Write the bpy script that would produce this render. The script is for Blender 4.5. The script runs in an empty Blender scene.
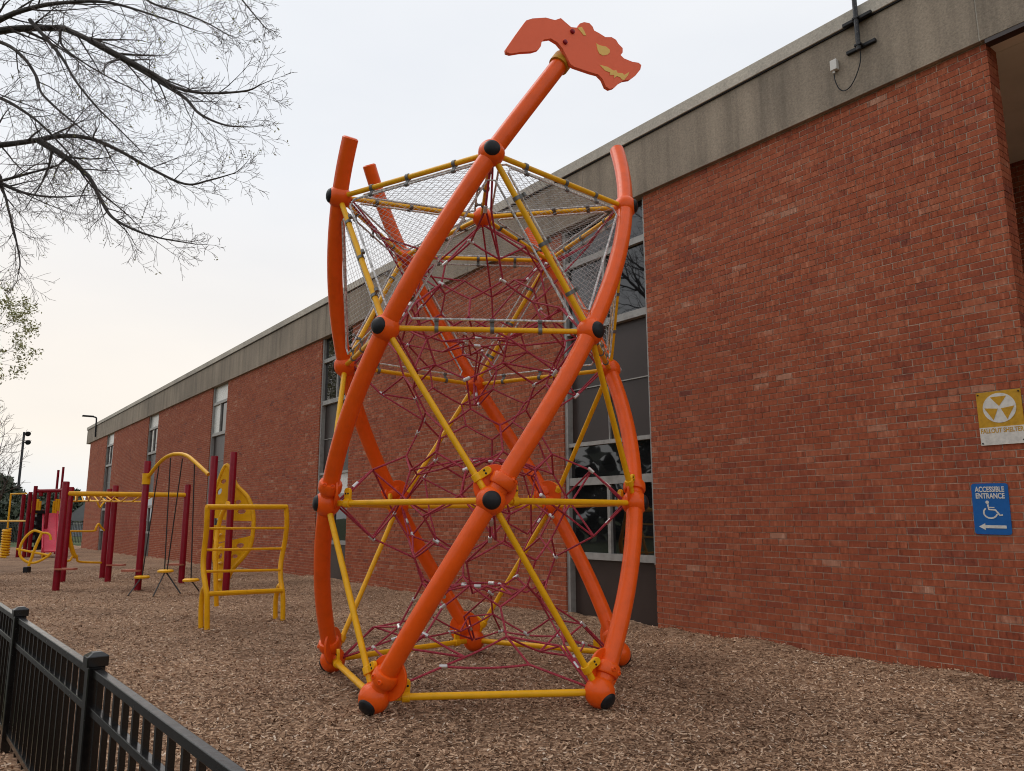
import bpy, math, random
import numpy as np
from mathutils import Vector, Matrix, noise as mnoise

random.seed(7)
rng = np.random.default_rng(7)
PI = math.pi
rad = math.radians
SC = bpy.context.scene
COL = SC.collection

# ------------------------------------------------------------------ camera
F_PX, PITCH, ROLL, EYE = 756.02, rad(9.9556), rad(-0.191), 1.5
CX, CY = 512.0, 385.5
_F = np.array([0, math.cos(PITCH), math.sin(PITCH)])
_U0 = np.array([0, -math.sin(PITCH), math.cos(PITCH)])
_R0 = np.array([1.0, 0, 0])
_R = _R0 * math.cos(ROLL) + _U0 * math.sin(ROLL)
_U = -_R0 * math.sin(ROLL) + _U0 * math.cos(ROLL)
CAMP = np.array([0, 0, EYE])

cam_d = bpy.data.cameras.new('camera')
cam = bpy.data.objects.new('camera', cam_d)
COL.objects.link(cam)
cam_d.sensor_fit = 'HORIZONTAL'
cam_d.sensor_width = 36.0
cam_d.lens = F_PX / 1024 * 36.0
cam_d.clip_start, cam_d.clip_end = 0.05, 3000
m = Matrix(((_R[0], _U[0], -_F[0], 0), (_R[1], _U[1], -_F[1], 0), (_R[2], _U[2], -_F[2], EYE), (0, 0, 0, 1)))
cam.matrix_world = m
SC.camera = cam

# survey helpers: a direction seen from the camera station meets the ground, a wall or a depth
def ray(px, py): return _F + _R * (px - CX) / F_PX - _U * (py - CY) / F_PX
TH = rad(37.75)
WD = np.array([-math.sin(TH), math.cos(TH), 0.0])          # along the school wall, away from us
WN = np.array([math.cos(TH), math.sin(TH), 0.0])           # into the building
def smooth(a, b, t):
    t = np.clip((t - a) / (b - a), 0, 1); return t * t * (3 - 2 * t)
W0 = np.array([4.628, 7.242, 0.0])
def gz(x, y):
    s = (np.asarray(x) - W0[0]) * WD[0] + (np.asarray(y) - W0[1]) * WD[1]
    return -0.24 * smooth(16, 44, s)
def gnd(px, py):
    z = 0.0
    for _ in range(12):
        d = ray(px, py); t = (z - EYE) / d[2]; P = CAMP + t * d
        z = float(gz(P[0], P[1]))
    return P
def at(px, py, Y):
    d = ray(px, py); return CAMP + d * (Y / d[1])
def onplane(px, py, A, n):
    d = ray(px, py); t = np.dot(np.asarray(A) - CAMP, n) / np.dot(d, n); return CAMP + t * d
def zat(px, py, P):
    """height above P (x,y) seen at image row py"""
    lo, hi = -2.0, 40.0
    for _ in range(50):
        mid = (lo + hi) / 2
        q = np.array([P[0], P[1], mid]) - CAMP
        if CY - F_PX * (q @ _U) / (q @ _F) > py: lo = mid
        else: hi = mid
    return lo

# ------------------------------------------------------------------ materials
def new_mat(name):
    mt = bpy.data.materials.new(name); mt.use_nodes = True
    nt = mt.node_tree; b = nt.nodes['Principled BSDF']
    return mt, nt, b
def N(nt, typ, **kw):
    n = nt.nodes.new(typ)
    for k, v in kw.items():
        if k in n.inputs.keys() if isinstance(k, str) else False: n.inputs[k].default_value = v
        else: setattr(n, k, v)
    return n
def ramp(nt, stops, interp='LINEAR'):
    r = nt.nodes.new('ShaderNodeValToRGB'); cr = r.color_ramp; cr.interpolation = interp
    while len(cr.elements) < len(stops): cr.elements.new(0.5)
    for e, (p, c) in zip(cr.elements, stops):
        e.position = p; e.color = (*c, 1) if len(c) == 3 else c
    return r
def L(nt, a, b): nt.links.new(a, b)

def paint(name, col, rough=0.38, var=0.12, bump=0.03, scale=9.0, metallic=0.0, spec=0.23, speck=0.0, coat=0.0):
    """coated or cast material: slight large mottling, fine grain, scuffs in the gloss"""
    mt, nt, b = new_mat(name)
    tc = N(nt, 'ShaderNodeTexCoord')
    n1 = N(nt, 'ShaderNodeTexNoise', Scale=scale, Detail=6.0, Roughness=0.6); L(nt, tc.outputs['Object'], n1.inputs['Vector'])
    dk = tuple(c * (1 - var * 1.6) for c in col); lt = tuple(min(1, c * (1 + var) + var * 0.02) for c in col)
    r = ramp(nt, [(0.3, dk), (0.5, col), (0.72, lt)]); L(nt, n1.outputs['Fac'], r.inputs['Fac'])
    src = r.outputs['Color']
    if speck:
        n3 = N(nt, 'ShaderNodeTexNoise', Scale=70.0, Detail=3.0); L(nt, tc.outputs['Object'], n3.inputs['Vector'])
        r3 = ramp(nt, [(0.6, (0, 0, 0)), (0.72, (speck, speck, speck))]); L(nt, n3.outputs['Fac'], r3.inputs['Fac'])
        mx = N(nt, 'ShaderNodeMixRGB'); L(nt, r3.outputs['Color'], mx.inputs['Fac']); L(nt, src, mx.inputs['Color1'])
        mx.inputs['Color2'].default_value = (0.35, 0.30, 0.25, 1); src = mx.outputs['Color']
    L(nt, src, b.inputs['Base Color'])
    n2 = N(nt, 'ShaderNodeTexNoise', Scale=35.0, Detail=5.0); L(nt, tc.outputs['Object'], n2.inputs['Vector'])
    mr = N(nt, 'ShaderNodeMapRange'); mr.inputs['To Min'].default_value = rough - 0.09; mr.inputs['To Max'].default_value = rough + 0.14
    L(nt, n2.outputs['Fac'], mr.inputs['Value']); L(nt, mr.outputs['Result'], b.inputs['Roughness'])
    bp = N(nt, 'ShaderNodeBump', Strength=bump, Distance=0.02); L(nt, n2.outputs['Fac'], bp.inputs['Height']); L(nt, bp.outputs['Normal'], b.inputs['Normal'])
    b.inputs['Metallic'].default_value = metallic; b.inputs['Coat Weight'].default_value = coat; b.inputs['Coat Roughness'].default_value = 0.12
    b.inputs['Specular IOR Level'].default_value = spec
    return mt

M = {}
M['orange'] = paint('orange_powder_coat', (0.86, 0.105, 0.005), 0.36, 0.06, speck=0.05, coat=0.18)
M['coral'] = paint('orange_plastic_board', (0.93, 0.160, 0.070), 0.5, 0.02)
M['yellow'] = paint('yellow_powder_coat', (0.86, 0.43, 0.006), 0.38, 0.07, speck=0.03, coat=0.12)
M['mustard'] = paint('mustard_plastic', (0.90, 0.56, 0.15), 0.5, 0.04)
M['red'] = paint('maroon_powder_coat', (0.25, 0.003, 0.014), 0.36, 0.1, coat=0.1)
M['pink'] = paint('faded_red_plastic', (0.66, 0.05, 0.09), 0.4, 0.06)
M['black'] = paint('black_rubber', (0.016, 0.016, 0.018), 0.42, 0.2)
M['fence'] = paint('black_aluminium', (0.006, 0.005, 0.0045), 0.20, 0.12, spec=0.55)
M['steel'] = paint('galvanised_steel', (0.42, 0.42, 0.42), 0.42, 0.14, metallic=0.75)
M['pipe'] = paint('scuffed_black_pipe', (0.035, 0.036, 0.04), 0.4, 0.3, speck=0.5)
M['clamp'] = paint('dull_zinc', (0.17, 0.17, 0.165), 0.45, 0.15, metallic=0.4)
M['silver'] = paint('aluminium_ferrule', (0.62, 0.61, 0.60), 0.35, 0.1, metallic=0.6)
M['bronze'] = paint('dark_brown_metal', (0.040, 0.026, 0.022), 0.36, 0.12, bump=0.01, scale=1.5, spec=0.5)
M['frame'] = paint('weathered_aluminium', (0.33, 0.32, 0.30), 0.45, 0.15, metallic=0.2)
M['white'] = paint('white_plastic', (0.62, 0.60, 0.56), 0.5, 0.08)
M['offwhite'] = paint('sign_white', (0.62, 0.60, 0.55), 0.5, 0.12, scale=20)
M['blue'] = paint('sign_blue', (0.012, 0.11, 0.36), 0.4, 0.06)
M['signyellow'] = paint('sign_yellow', (0.50, 0.27, 0.02), 0.5, 0.14, scale=20)
M['soffit'] = paint('soffit_board', (0.72, 0.62, 0.50), 0.7, 0.06, scale=2)
M['roofing'] = paint('grey_roofing', (0.16, 0.16, 0.16), 0.8, 0.15, scale=1)
M['siding'] = paint('grey_siding', (0.24, 0.25, 0.26), 0.7, 0.1, scale=2)
M['orangeplate'] = paint('rubber_step', (0.42, 0.13, 0.08), 0.6, 0.1)

def rope_mat(name, c1, c2, sc):
    mt, nt, b = new_mat(name)
    tc = N(nt, 'ShaderNodeTexCoord')
    n1 = N(nt, 'ShaderNodeTexNoise', Scale=sc, Detail=3.0); L(nt, tc.outputs['Object'], n1.inputs['Vector'])
    r = ramp(nt, [(0.35, c1), (0.65, c2)]); L(nt, n1.outputs['Fac'], r.inputs['Fac']); L(nt, r.outputs['Color'], b.inputs['Base Color'])
    b.inputs['Roughness'].default_value = 0.7
    return mt
M['rope'] = rope_mat('dark_red_rope', (0.27, 0.014, 0.034), (0.47, 0.045, 0.075), 60)
M['silverrope'] = rope_mat('grey_rope', (0.34, 0.33, 0.32), (0.80, 0.79, 0.77), 45)
M['net'] = rope_mat('grey_netting', (0.36, 0.35, 0.34), (0.54, 0.53, 0.52), 30)
M['cable'] = rope_mat('black_cable', (0.012, 0.012, 0.012), (0.03, 0.03, 0.03), 30)
M['bark'] = rope_mat('grey_brown_bark', (0.022, 0.016, 0.013), (0.065, 0.050, 0.042), 22)
M['twig'] = rope_mat('twig_bark', (0.055, 0.040, 0.033), (0.125, 0.092, 0.078), 8)

def leaf_mat(name, cols):
    mt, nt, b = new_mat(name)
    g = N(nt, 'ShaderNodeNewGeometry')
    r = ramp(nt, [(i / (len(cols) - 1), c) for i, c in enumerate(cols)]); L(nt, g.outputs['Random Per Island'], r.inputs['Fac'])
    L(nt, r.outputs['Color'], b.inputs['Base Color']); b.inputs['Roughness'].default_value = 0.6
    return mt
M['spring'] = leaf_mat('spring_leaves', [(0.17, 0.17, 0.05), (0.28, 0.28, 0.10), (0.38, 0.37, 0.17)])
M['needle'] = leaf_mat('evergreen_leaves', [(0.010, 0.018, 0.008), (0.022, 0.034, 0.014), (0.040, 0.052, 0.022)])
M['hedge'] = leaf_mat('far_leaves', [(0.030, 0.042, 0.026), (0.06, 0.078, 0.045), (0.10, 0.115, 0.075)])

def brick_mat():
    mt, nt, b = new_mat('red_brick')
    tc = N(nt, 'ShaderNodeTexCoord'); g = N(nt, 'ShaderNodeNewGeometry')
    sx = N(nt, 'ShaderNodeSeparateXYZ'); L(nt, tc.outputs['Object'], sx.inputs[0])
    ad = N(nt, 'ShaderNodeMath', operation='ADD'); L(nt, sx.outputs['X'], ad.inputs[0]); L(nt, sx.outputs['Y'], ad.inputs[1])
    cb = N(nt, 'ShaderNodeCombineXYZ'); L(nt, ad.outputs[0], cb.inputs['X']); L(nt, sx.outputs['Z'], cb.inputs['Y'])
    # weathering in long low drifts
    mp = N(nt, 'ShaderNodeMapping'); mp.inputs['Scale'].default_value = (0.7, 2.6, 1); L(nt, cb.outputs[0], mp.inputs[0])
    big = N(nt, 'ShaderNodeTexNoise', Scale=1.0, Detail=7.0, Roughness=0.68, Distortion=0.4); L(nt, mp.outputs[0], big.inputs['Vector'])
    # per-brick roll, kept near the middle
    w_ = nt.nodes.new('ShaderNodeTexWhiteNoise'); w_.noise_dimensions = '1D'; L(nt, g.outputs['Random Per Island'], w_.inputs['W'])
    av = N(nt, 'ShaderNodeMath', operation='ADD'); L(nt, g.outputs['Random Per Island'], av.inputs[0]); L(nt, w_.outputs['Value'], av.inputs[1])
    mA = N(nt, 'ShaderNodeMath', operation='MULTIPLY_ADD'); L(nt, big.outputs['Fac'], mA.inputs[0]); mA.inputs[1].default_value = 1.45; mA.inputs[2].default_value = -0.66
    mB = N(nt, 'ShaderNodeMath', operation='MULTIPLY_ADD'); L(nt, av.outputs[0], mB.inputs[0]); mB.inputs[1].default_value = 0.44; L(nt, mA.outputs[0], mB.inputs[2])
    r = ramp(nt, [(0.0, (0.190, 0.052, 0.034)), (0.12, (0.260, 0.065, 0.034)), (0.42, (0.310, 0.076, 0.034)), (0.70, (0.345, 0.093, 0.043)),
                  (0.90, (0.370, 0.120, 0.063)), (1.0, (0.41, 0.19, 0.120))])
    L(nt, mB.outputs[0], r.inputs['Fac'])
    # wire-cut flecks: run the height of a brick, change along it
    ofs = N(nt, 'ShaderNodeMath', operation='MULTIPLY'); L(nt, g.outputs['Random Per Island'], ofs.inputs[0]); ofs.inputs[1].default_value = 300.0
    zz = N(nt, 'ShaderNodeMath', operation='MULTIPLY_ADD'); L(nt, sx.outputs['Z'], zz.inputs[0]); zz.inputs[1].default_value = 4.0; L(nt, ofs.outputs[0], zz.inputs[2])
    xx = N(nt, 'ShaderNodeMath', operation='MULTIPLY'); L(nt, ad.outputs[0], xx.inputs[0]); xx.inputs[1].default_value = 30.0
    cf = N(nt, 'ShaderNodeCombineXYZ'); L(nt, xx.outputs[0], cf.inputs['X']); L(nt, zz.outputs[0], cf.inputs['Y'])
    st = N(nt, 'ShaderNodeTexNoise', Scale=1.0, Detail=4.0, Roughness=0.7); L(nt, cf.outputs[0], st.inputs['Vector'])
    rs = ramp(nt, [(0.34, (0.40, 0.40, 0.46)), (0.44, (0.95, 0.95, 0.95)), (0.54, (1.03, 1.03, 1.03)), (0.60, (1.30, 1.5, 1.6)), (0.68, (1.6, 2.2, 2.6))]); L(nt, st.outputs['Fac'], rs.inputs['Fac'])
    mu = N(nt, 'ShaderNodeMixRGB', blend_type='MULTIPLY'); mu.inputs['Fac'].default_value = 0.72; L(nt, r.outputs['Color'], mu.inputs['Color1']); L(nt, rs.outputs['Color'], mu.inputs['Color2'])
    L(nt, mu.outputs['Color'], b.inputs['Base Color'])
    b.inputs['Roughness'].default_value = 0.85; b.inputs['Specular IOR Level'].default_value = 0.25
    n3 = N(nt, 'ShaderNodeTexNoise', Scale=90.0, Detail=4.0); L(nt, tc.outputs['Object'], n3.inputs['Vector'])
    hh = N(nt, 'ShaderNodeMath', operation='ADD'); L(nt, n3.outputs['Fac'], hh.inputs[0]); L(nt, st.outputs['Fac'], hh.inputs[1])
    bp = N(nt, 'ShaderNodeBump', Strength=0.5, Distance=0.004); L(nt, hh.outputs[0], bp.inputs['Height']); L(nt, bp.outputs['Normal'], b.inputs['Normal'])
    return mt
M['brick'] = brick_mat()

def concrete_mat(name, base, streak):
    mt, nt, b = new_mat(name)
    tc = N(nt, 'ShaderNodeTexCoord')
    mp = N(nt, 'ShaderNodeMapping'); mp.inputs['Scale'].default_value = (2.2, 1, 0.16); L(nt, tc.outputs['Object'], mp.inputs[0])
    n1 = N(nt, 'ShaderNodeTexNoise', Scale=1.6, Detail=8.0, Roughness=0.62); L(nt, mp.outputs[0], n1.inputs['Vector'])
    n2 = N(nt, 'ShaderNodeTexNoise', Scale=42.0, Detail=6.0, Roughness=0.75); L(nt, tc.outputs['Object'], n2.inputs['Vector'])
    n4 = N(nt, 'ShaderNodeTexNoise', Scale=0.55, Detail=5.0); L(nt, tc.outputs['Object'], n4.inputs['Vector'])
    k = lambda f: tuple(c * f for c in base)
    r1 = ramp(nt, [(0.30, k(1 - streak)), (0.5, base), (0.68, k(1 + 0.5 * streak))]); L(nt, n1.outputs['Fac'], r1.inputs['Fac'])
    r2 = ramp(nt, [(0.3, (0.62, 0.62, 0.62)), (0.7, (1.3, 1.3, 1.3))]); L(nt, n2.outputs['Fac'], r2.inputs['Fac'])
    r4 = ramp(nt, [(0.35, (0.8, 0.79, 0.77)), (0.65, (1.12, 1.1, 1.06))]); L(nt, n4.outputs['Fac'], r4.inputs['Fac'])
    m1 = N(nt, 'ShaderNodeMixRGB', blend_type='MULTIPLY'); m1.inputs['Fac'].default_value = 0.8; L(nt, r1.outputs['Color'], m1.inputs['Color1']); L(nt, r2.outputs['Color'], m1.inputs['Color2'])
    m2 = N(nt, 'ShaderNodeMixRGB', blend_type='MULTIPLY'); m2.inputs['Fac'].default_value = 1.0; L(nt, m1.outputs['Color'], m2.inputs['Color1']); L(nt, r4.outputs['Color'], m2.inputs['Color2'])
    L(nt, m2.outputs['Color'], b.inputs['Base Color']); b.inputs['Roughness'].default_value = 0.9
    bp = N(nt, 'ShaderNodeBump', Strength=0.5, Distance=0.01); L(nt, n2.outputs['Fac'], bp.inputs['Height']); L(nt, bp.outputs['Normal'], b.inputs['Normal'])
    return mt
M['mortar'] = concrete_mat('lime_mortar', (0.56, 0.43, 0.34), 0.2)
M['concrete'] = concrete_mat('aggregate_concrete', (0.285, 0.236, 0.184), 0.34)
M['coping'] = concrete_mat('pale_concrete', (0.50, 0.46, 0.40), 0.12)

def glass_mat():
    mt, nt, b = new_mat('window_glass')
    tc = N(nt, 'ShaderNodeTexCoord')
    n = N(nt, 'ShaderNodeTexNoise', Scale=1.3, Detail=2.0); L(nt, tc.outputs['Object'], n.inputs['Vector'])
    r = ramp(nt, [(0.4, (0.006, 0.006, 0.007)), (0.7, (0.016, 0.016, 0.017))]); L(nt, n.outputs['Fac'], r.inputs['Fac']); L(nt, r.outputs['Color'], b.inputs['Base Color'])
    b.inputs['Roughness'].default_value = 0.02; b.inputs['IOR'].default_value = 1.75
    bp = N(nt, 'ShaderNodeBump', Strength=0.05, Distance=0.05); L(nt, n.outputs['Fac'], bp.inputs['Height']); L(nt, bp.outputs['Normal'], b.inputs['Normal'])
    return mt
M['glass'] = glass_mat()

def mulch_mat():
    mt, nt, b = new_mat('wood_fibre_mulch')
    tc = N(nt, 'ShaderNodeTexCoord')
    def layer(rot, sc, sd):
        mp = N(nt, 'ShaderNodeMapping'); mp.inputs['Rotation'].default_value = (0, 0, rot); mp.inputs['Scale'].default_value = (1.0, 2.6, 1.0); mp.inputs['Location'].default_value = (sd, sd * 2, 0)
        L(nt, tc.outputs['Object'], mp.inputs[0])
        v = nt.nodes.new('ShaderNodeTexVoronoi'); v.inputs['Scale'].default_value = sc; v.inputs['Randomness'].default_value = 1.0; L(nt, mp.outputs[0], v.inputs['Vector']); return v
    v1, v2 = layer(0.4, 24, 0), layer(1.7, 30, 5.3)
    mx = N(nt, 'ShaderNodeMixRGB'); mx.inputs['Fac'].default_value = 0.5; L(nt, v1.outputs['Color'], mx.inputs['Color1']); L(nt, v2.outputs['Color'], mx.inputs['Color2'])
    bw = N(nt, 'ShaderNodeRGBToBW'); L(nt, mx.outputs['Color'], bw.inputs[0])
    r = ramp(nt, [(0.18, (0.085, 0.048, 0.030)), (0.42, (0.275, 0.168, 0.105)), (0.62, (0.425, 0.275, 0.180)), (0.85, (0.56, 0.40, 0.28))]); L(nt, bw.outputs[0], r.inputs['Fac'])
    n = N(nt, 'ShaderNodeTexNoise', Scale=0.45, Detail=8.0, Roughness=0.6); L(nt, tc.outputs['Object'], n.inputs['Vector'])
    r2 = ramp(nt, [(0.36, (0.72, 0.68, 0.65)), (0.64, (1.14, 1.12, 1.08))]); L(nt, n.outputs['Fac'], r2.inputs['Fac'])
    m2 = N(nt, 'ShaderNodeMixRGB', blend_type='MULTIPLY'); m2.inputs['Fac'].default_value = 1.0; L(nt, r.outputs['Color'], m2.inputs['Color1']); L(nt, r2.outputs['Color'], m2.inputs['Color2'])
    L(nt, m2.outputs['Color'], b.inputs['Base Color']); b.inputs['Roughness'].default_value = 0.95; b.inputs['Specular IOR Level'].default_value = 0.2
    bp = N(nt, 'ShaderNodeBump', Strength=0.9, Distance=0.02); L(nt, bw.outputs[0], bp.inputs['Height']); L(nt, bp.outputs['Normal'], b.inputs['Normal'])
    return mt
M['blind'] = paint('white_blind', (0.62, 0.62, 0.58), 0.25, 0.05, scale=1.5, spec=0.6)
M['mulch'] = mulch_mat()
def chip_mat():
    mt, nt, b = new_mat('wood_chip')
    g = N(nt, 'ShaderNodeNewGeometry')
    r = ramp(nt, [(0.0, (0.070, 0.037, 0.022)), (0.22, (0.200, 0.113, 0.068)), (0.52, (0.415, 0.258, 0.162)), (0.80, (0.58, 0.392, 0.260)), (0.95, (0.66, 0.49, 0.355)), (1.0, (0.74, 0.63, 0.52))])
    L(nt, g.outputs['Random Per Island'], r.inputs['Fac'])
    tc = N(nt, 'ShaderNodeTexCoord')
    n = N(nt, 'ShaderNodeTexNoise', Scale=0.45, Detail=8.0, Roughness=0.6); L(nt, tc.outputs['Object'], n.inputs['Vector'])
    r2 = ramp(nt, [(0.36, (0.72, 0.68, 0.65)), (0.64, (1.14, 1.12, 1.08))]); L(nt, n.outputs['Fac'], r2.inputs['Fac'])
    m2 = N(nt, 'ShaderNodeMixRGB', blend_type='MULTIPLY'); m2.inputs['Fac'].default_value = 1.0; L(nt, r.outputs['Color'], m2.inputs['Color1']); L(nt, r2.outputs['Color'], m2.inputs['Color2'])
    L(nt, m2.outputs['Color'], b.inputs['Base Color']); b.inputs['Roughness'].default_value = 0.9; b.inputs['Specular IOR Level'].default_value = 0.2
    return mt
M['chip'] = chip_mat()
M['path'] = concrete_mat('path_concrete', (0.42, 0.39, 0.35), 0.12)
M['dark_ground'] = concrete_mat('dark_strip_ground', (0.07, 0.066, 0.062), 0.2)  # kept dark so the near fence faces reflect little light
M['grass'] = paint('winter_grass', (0.065, 0.085, 0.030), 0.9, 0.35, bump=0.6, scale=1.2)

# ------------------------------------------------------------------ mesh helpers
class MB:
    def __init__(s): s.v = []; s.f = []
    def add(s, vs, fs):
        o = len(s.v); s.v.extend([tuple(map(float, p)) for p in vs]); s.f.extend([tuple(i + o for i in f) for f in fs]); return s
    def box(s, c, size, ax=None):
        c = np.asarray(c, float); h = np.asarray(size, float) / 2
        A = np.eye(3) if ax is None else np.asarray(ax, float)
        vs = [c + A[0] * h[0] * i + A[1] * h[1] * j + A[2] * h[2] * k for i in (-1, 1) for j in (-1, 1) for k in (-1, 1)]
        return s.add(vs, [(0, 1, 3, 2), (4, 6, 7, 5), (0, 4, 5, 1), (2, 3, 7, 6), (0, 2, 6, 4), (1, 5, 7, 3)])
    def bbox(s, lo, hi):
        lo, hi = np.asarray(lo, float), np.asarray(hi, float); return s.box((lo + hi) / 2, hi - lo)
    def tube(s, pts, r, n=10, caps=True):
        P = np.asarray(pts, float); m_ = len(P)
        R_ = np.full(m_, r, float) if np.isscalar(r) else np.asarray(r, float)
        T = np.empty_like(P); T[1:-1] = P[2:] - P[:-2]; T[0] = P[1] - P[0]; T[-1] = P[-1] - P[-2]
        T /= np.linalg.norm(T, axis=1)[:, None] + 1e-12
        u = np.cross(T[0], (0, 0, 1.0))
        if np.linalg.norm(u) < 1e-3: u = np.cross(T[0], (1.0, 0, 0))
        vs = []; a = np.arange(n) * 2 * PI / n; ca, sa = np.cos(a)[:, None], np.sin(a)[:, None]
        for i in range(m_):
            u = u - T[i] * np.dot(u, T[i]); u /= np.linalg.norm(u) + 1e-12; w = np.cross(T[i], u)
            vs.extend(P[i] + R_[i] * (ca * u + sa * w))
        fs = [(i * n + j, i * n + (j + 1) % n, (i + 1) * n + (j + 1) % n, (i + 1) * n + j) for i in range(m_ - 1) for j in range(n)]
        if caps: fs += [tuple(range(n - 1, -1, -1)), tuple((m_ - 1) * n + j for j in range(n))]
        return s.add(vs, fs)
    def lathe(s, c, axis, prof, n=24):
        """prof: list of (distance along axis, radius)"""
        c = np.asarray(c, float); ax = np.asarray(axis, float); ax /= np.linalg.norm(ax)
        u = np.cross(ax, (0, 0, 1.0))
        if np.linalg.norm(u) < 1e-3: u = np.cross(ax, (1.0, 0, 0))
        u /= np.linalg.norm(u); w = np.cross(ax, u); vs = []
        for h, r in prof:
            for j in range(n):
                t = 2 * PI * j / n; vs.append(c + ax * h + max(r, 1e-5) * (math.cos(t) * u + math.sin(t) * w))
        m_ = len(prof)
        fs = [(i * n + j, i * n + (j + 1) % n, (i + 1) * n + (j + 1) % n, (i + 1) * n + j) for i in range(m_ - 1) for j in range(n)]
        fs += [tuple(range(n - 1, -1, -1)), tuple((m_ - 1) * n + j for j in range(n))]
        return s.add(vs, fs)
    def sphere(s, c, r, n=24, squash=1.0, axis=(0, 0, 1)):
        k = n // 2
        return s.lathe(c, axis, [(-r * squash * math.cos(PI * i / k), r * math.sin(PI * i / k)) for i in range(k + 1)], n)
    def prism(s, poly, O, X, Y, Z, thick):
        """flat outline (2d) in the frame O,X,Y, given thickness along Z"""
        O, X, Y, Z = (np.asarray(q, float) for q in (O, X, Y, Z)); n = len(poly)
        vs = [O + X * p[0] + Y * p[1] + Z * t for t in (-thick / 2, thick / 2) for p in poly]
        fs = [tuple(range(n - 1, -1, -1)), tuple(range(n, 2 * n))] + [(i, (i + 1) % n, n + (i + 1) % n, n + i) for i in range(n)]
        return s.add(vs, fs)
    def build(s, name, mat, parent=None, world=True, smooth=True, bevel=0.0, angle=35):
        v = np.asarray(s.v, float)
        if parent is not None and world: v = v - np.array(root_loc(parent))
        me = bpy.data.meshes.new(name); me.from_pydata(v.tolist(), [], s.f); me.validate(); me.update()
        if smooth:
            me.polygons.foreach_set('use_smooth', [True] * len(me.polygons)); me.set_sharp_from_angle(angle=rad(angle))
        me.materials.append(mat)
        o = bpy.data.objects.new(name, me); COL.objects.link(o)
        if parent is not None: o.parent = parent
        if bevel:
            b = o.modifiers.new('bevel', 'BEVEL'); b.width = bevel; b.segments = 2; b.limit_method = 'ANGLE'; b.angle_limit = rad(40)
        return o
def root_loc(o):
    p = Vector((0, 0, 0))
    while o is not None: p = p + o.location; o = o.parent
    return p
def tag(o, label=None, cat=None, group=None, kind=None):
    for k, v in (('label', label), ('category', cat), ('group', group), ('kind', kind)):
        if v: o[k] = v
    return o
def thing(name, label, cat, loc=(0, 0, 0), rotz=0.0, group=None):
    o = bpy.data.objects.new(name, None); COL.objects.link(o); o.location = tuple(map(float, loc)); o.rotation_euler = (0, 0, rotz)
    o.empty_display_size = 0.2
    return tag(o, label, cat, group)
def inst(src, loc, parent, rot=None, name=None):
    o = src.copy(); COL.objects.link(o); o.parent = parent; o.location = tuple(map(float, loc))
    if rot is not None: o.rotation_euler = rot
    return o
def raw_mesh(name, verts, nper, mat):
    """many separate n-gons from an (k, nper, 3) array"""
    k = len(verts); me = bpy.data.meshes.new(name)
    me.vertices.add(k * nper); me.vertices.foreach_set('co', np.ascontiguousarray(verts, np.float32).ravel())
    me.loops.add(k * nper); me.loops.foreach_set('vertex_index', np.arange(k * nper, dtype=np.int32))
    me.polygons.add(k); me.polygons.foreach_set('loop_start', np.arange(k, dtype=np.int32) * nper)
    me.update(calc_edges=True); me.validate(); me.materials.append(mat)
    return me
def catmull(pts, n=8):
    P = [np.asarray(p, float) for p in pts]; P = [2 * P[0] - P[1]] + P + [2 * P[-1] - P[-2]]; out = []
    for i in range(1, len(P) - 2):
        for j in range(n):
            t = j / n; a, b, c, d = P[i - 1], P[i], P[i + 1], P[i + 2]
            out.append(0.5 * (2 * b + (c - a) * t + (2 * a - 5 * b + 4 * c - d) * t * t + (3 * b - a - 3 * c + d) * t ** 3))
    out.append(P[-2]); return np.array(out)
def lin(a, b, n): a, b = np.asarray(a, float), np.asarray(b, float); return [a + (b - a) * i / (n - 1) for i in range(n)]
def unit(v): v = np.asarray(v, float); return v / np.linalg.norm(v)

# ------------------------------------------------------------------ ground
FD = np.array([-math.sin(rad(39.69)), math.cos(rad(39.69)), 0.0]); FN = np.array([FD[1], -FD[0], 0.0])   # fence line
FP = np.array([-1.873, 3.558, 0.0])
def undul(x, y):
    out = np.zeros(len(x))
    for i in range(len(x)):
        out[i] = 0.045 * mnoise.noise((x[i] * 0.55, y[i] * 0.55, 1.7)) + 0.014 * mnoise.noise((x[i] * 2.1, y[i] * 2.1, 4.1))
        tw_ = -((x[i] - W0[0]) * WN[0] + (y[i] - W0[1]) * WN[1])
        if tw_ < 1.2: out[i] += (0.035 + 0.05 * mnoise.noise((x[i] * 1.6, y[i] * 1.6, 9.1)) + 0.03 * mnoise.noise((x[i] * 5.0, y[i] * 5.0, 2.1))) * math.exp(-max(tw_, 0) / 0.30)
    return out
def grid_sheet(name, s0, s1, t0, t1, ns, nt_, zoff, bumpy, mat):
    S_, T_ = np.meshgrid(np.linspace(s0, s1, ns), np.linspace(t0, t1, nt_), indexing='ij')
    x = (W0[0] + WD[0] * S_ + WN[0] * T_).ravel(); y = (W0[1] + WD[1] * S_ + WN[1] * T_).ravel()
    z = gz(x, y) + zoff + (undul(x, y) if bumpy else 0)
    f = [(i * nt_ + j, i * nt_ + j + 1, (i + 1) * nt_ + j + 1, (i + 1) * nt_ + j) for i in range(ns - 1) for j in range(nt_ - 1)]
    me = bpy.data.meshes.new(name); me.from_pydata(np.stack([x, y, z], -1).tolist(), [], f); me.update()
    me.polygons.foreach_set('use_smooth', [True] * len(me.polygons)); me.materials.append(mat)
    o = bpy.data.objects.new(name, me); COL.objects.link(o); o['kind'] = 'structure'; return o
TF = float(np.dot(FP - W0, WN)) - 0.25                                     # the fence line, seen from the wall
grid_sheet('ground', -1400, 1600, -1500, 1500, 160, 90, -0.09, False, M['grass'])
grid_sheet('mulch_bed', -14, 56, TF, 0.4, 700, 150, 0.0, True, M['mulch'])
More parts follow.
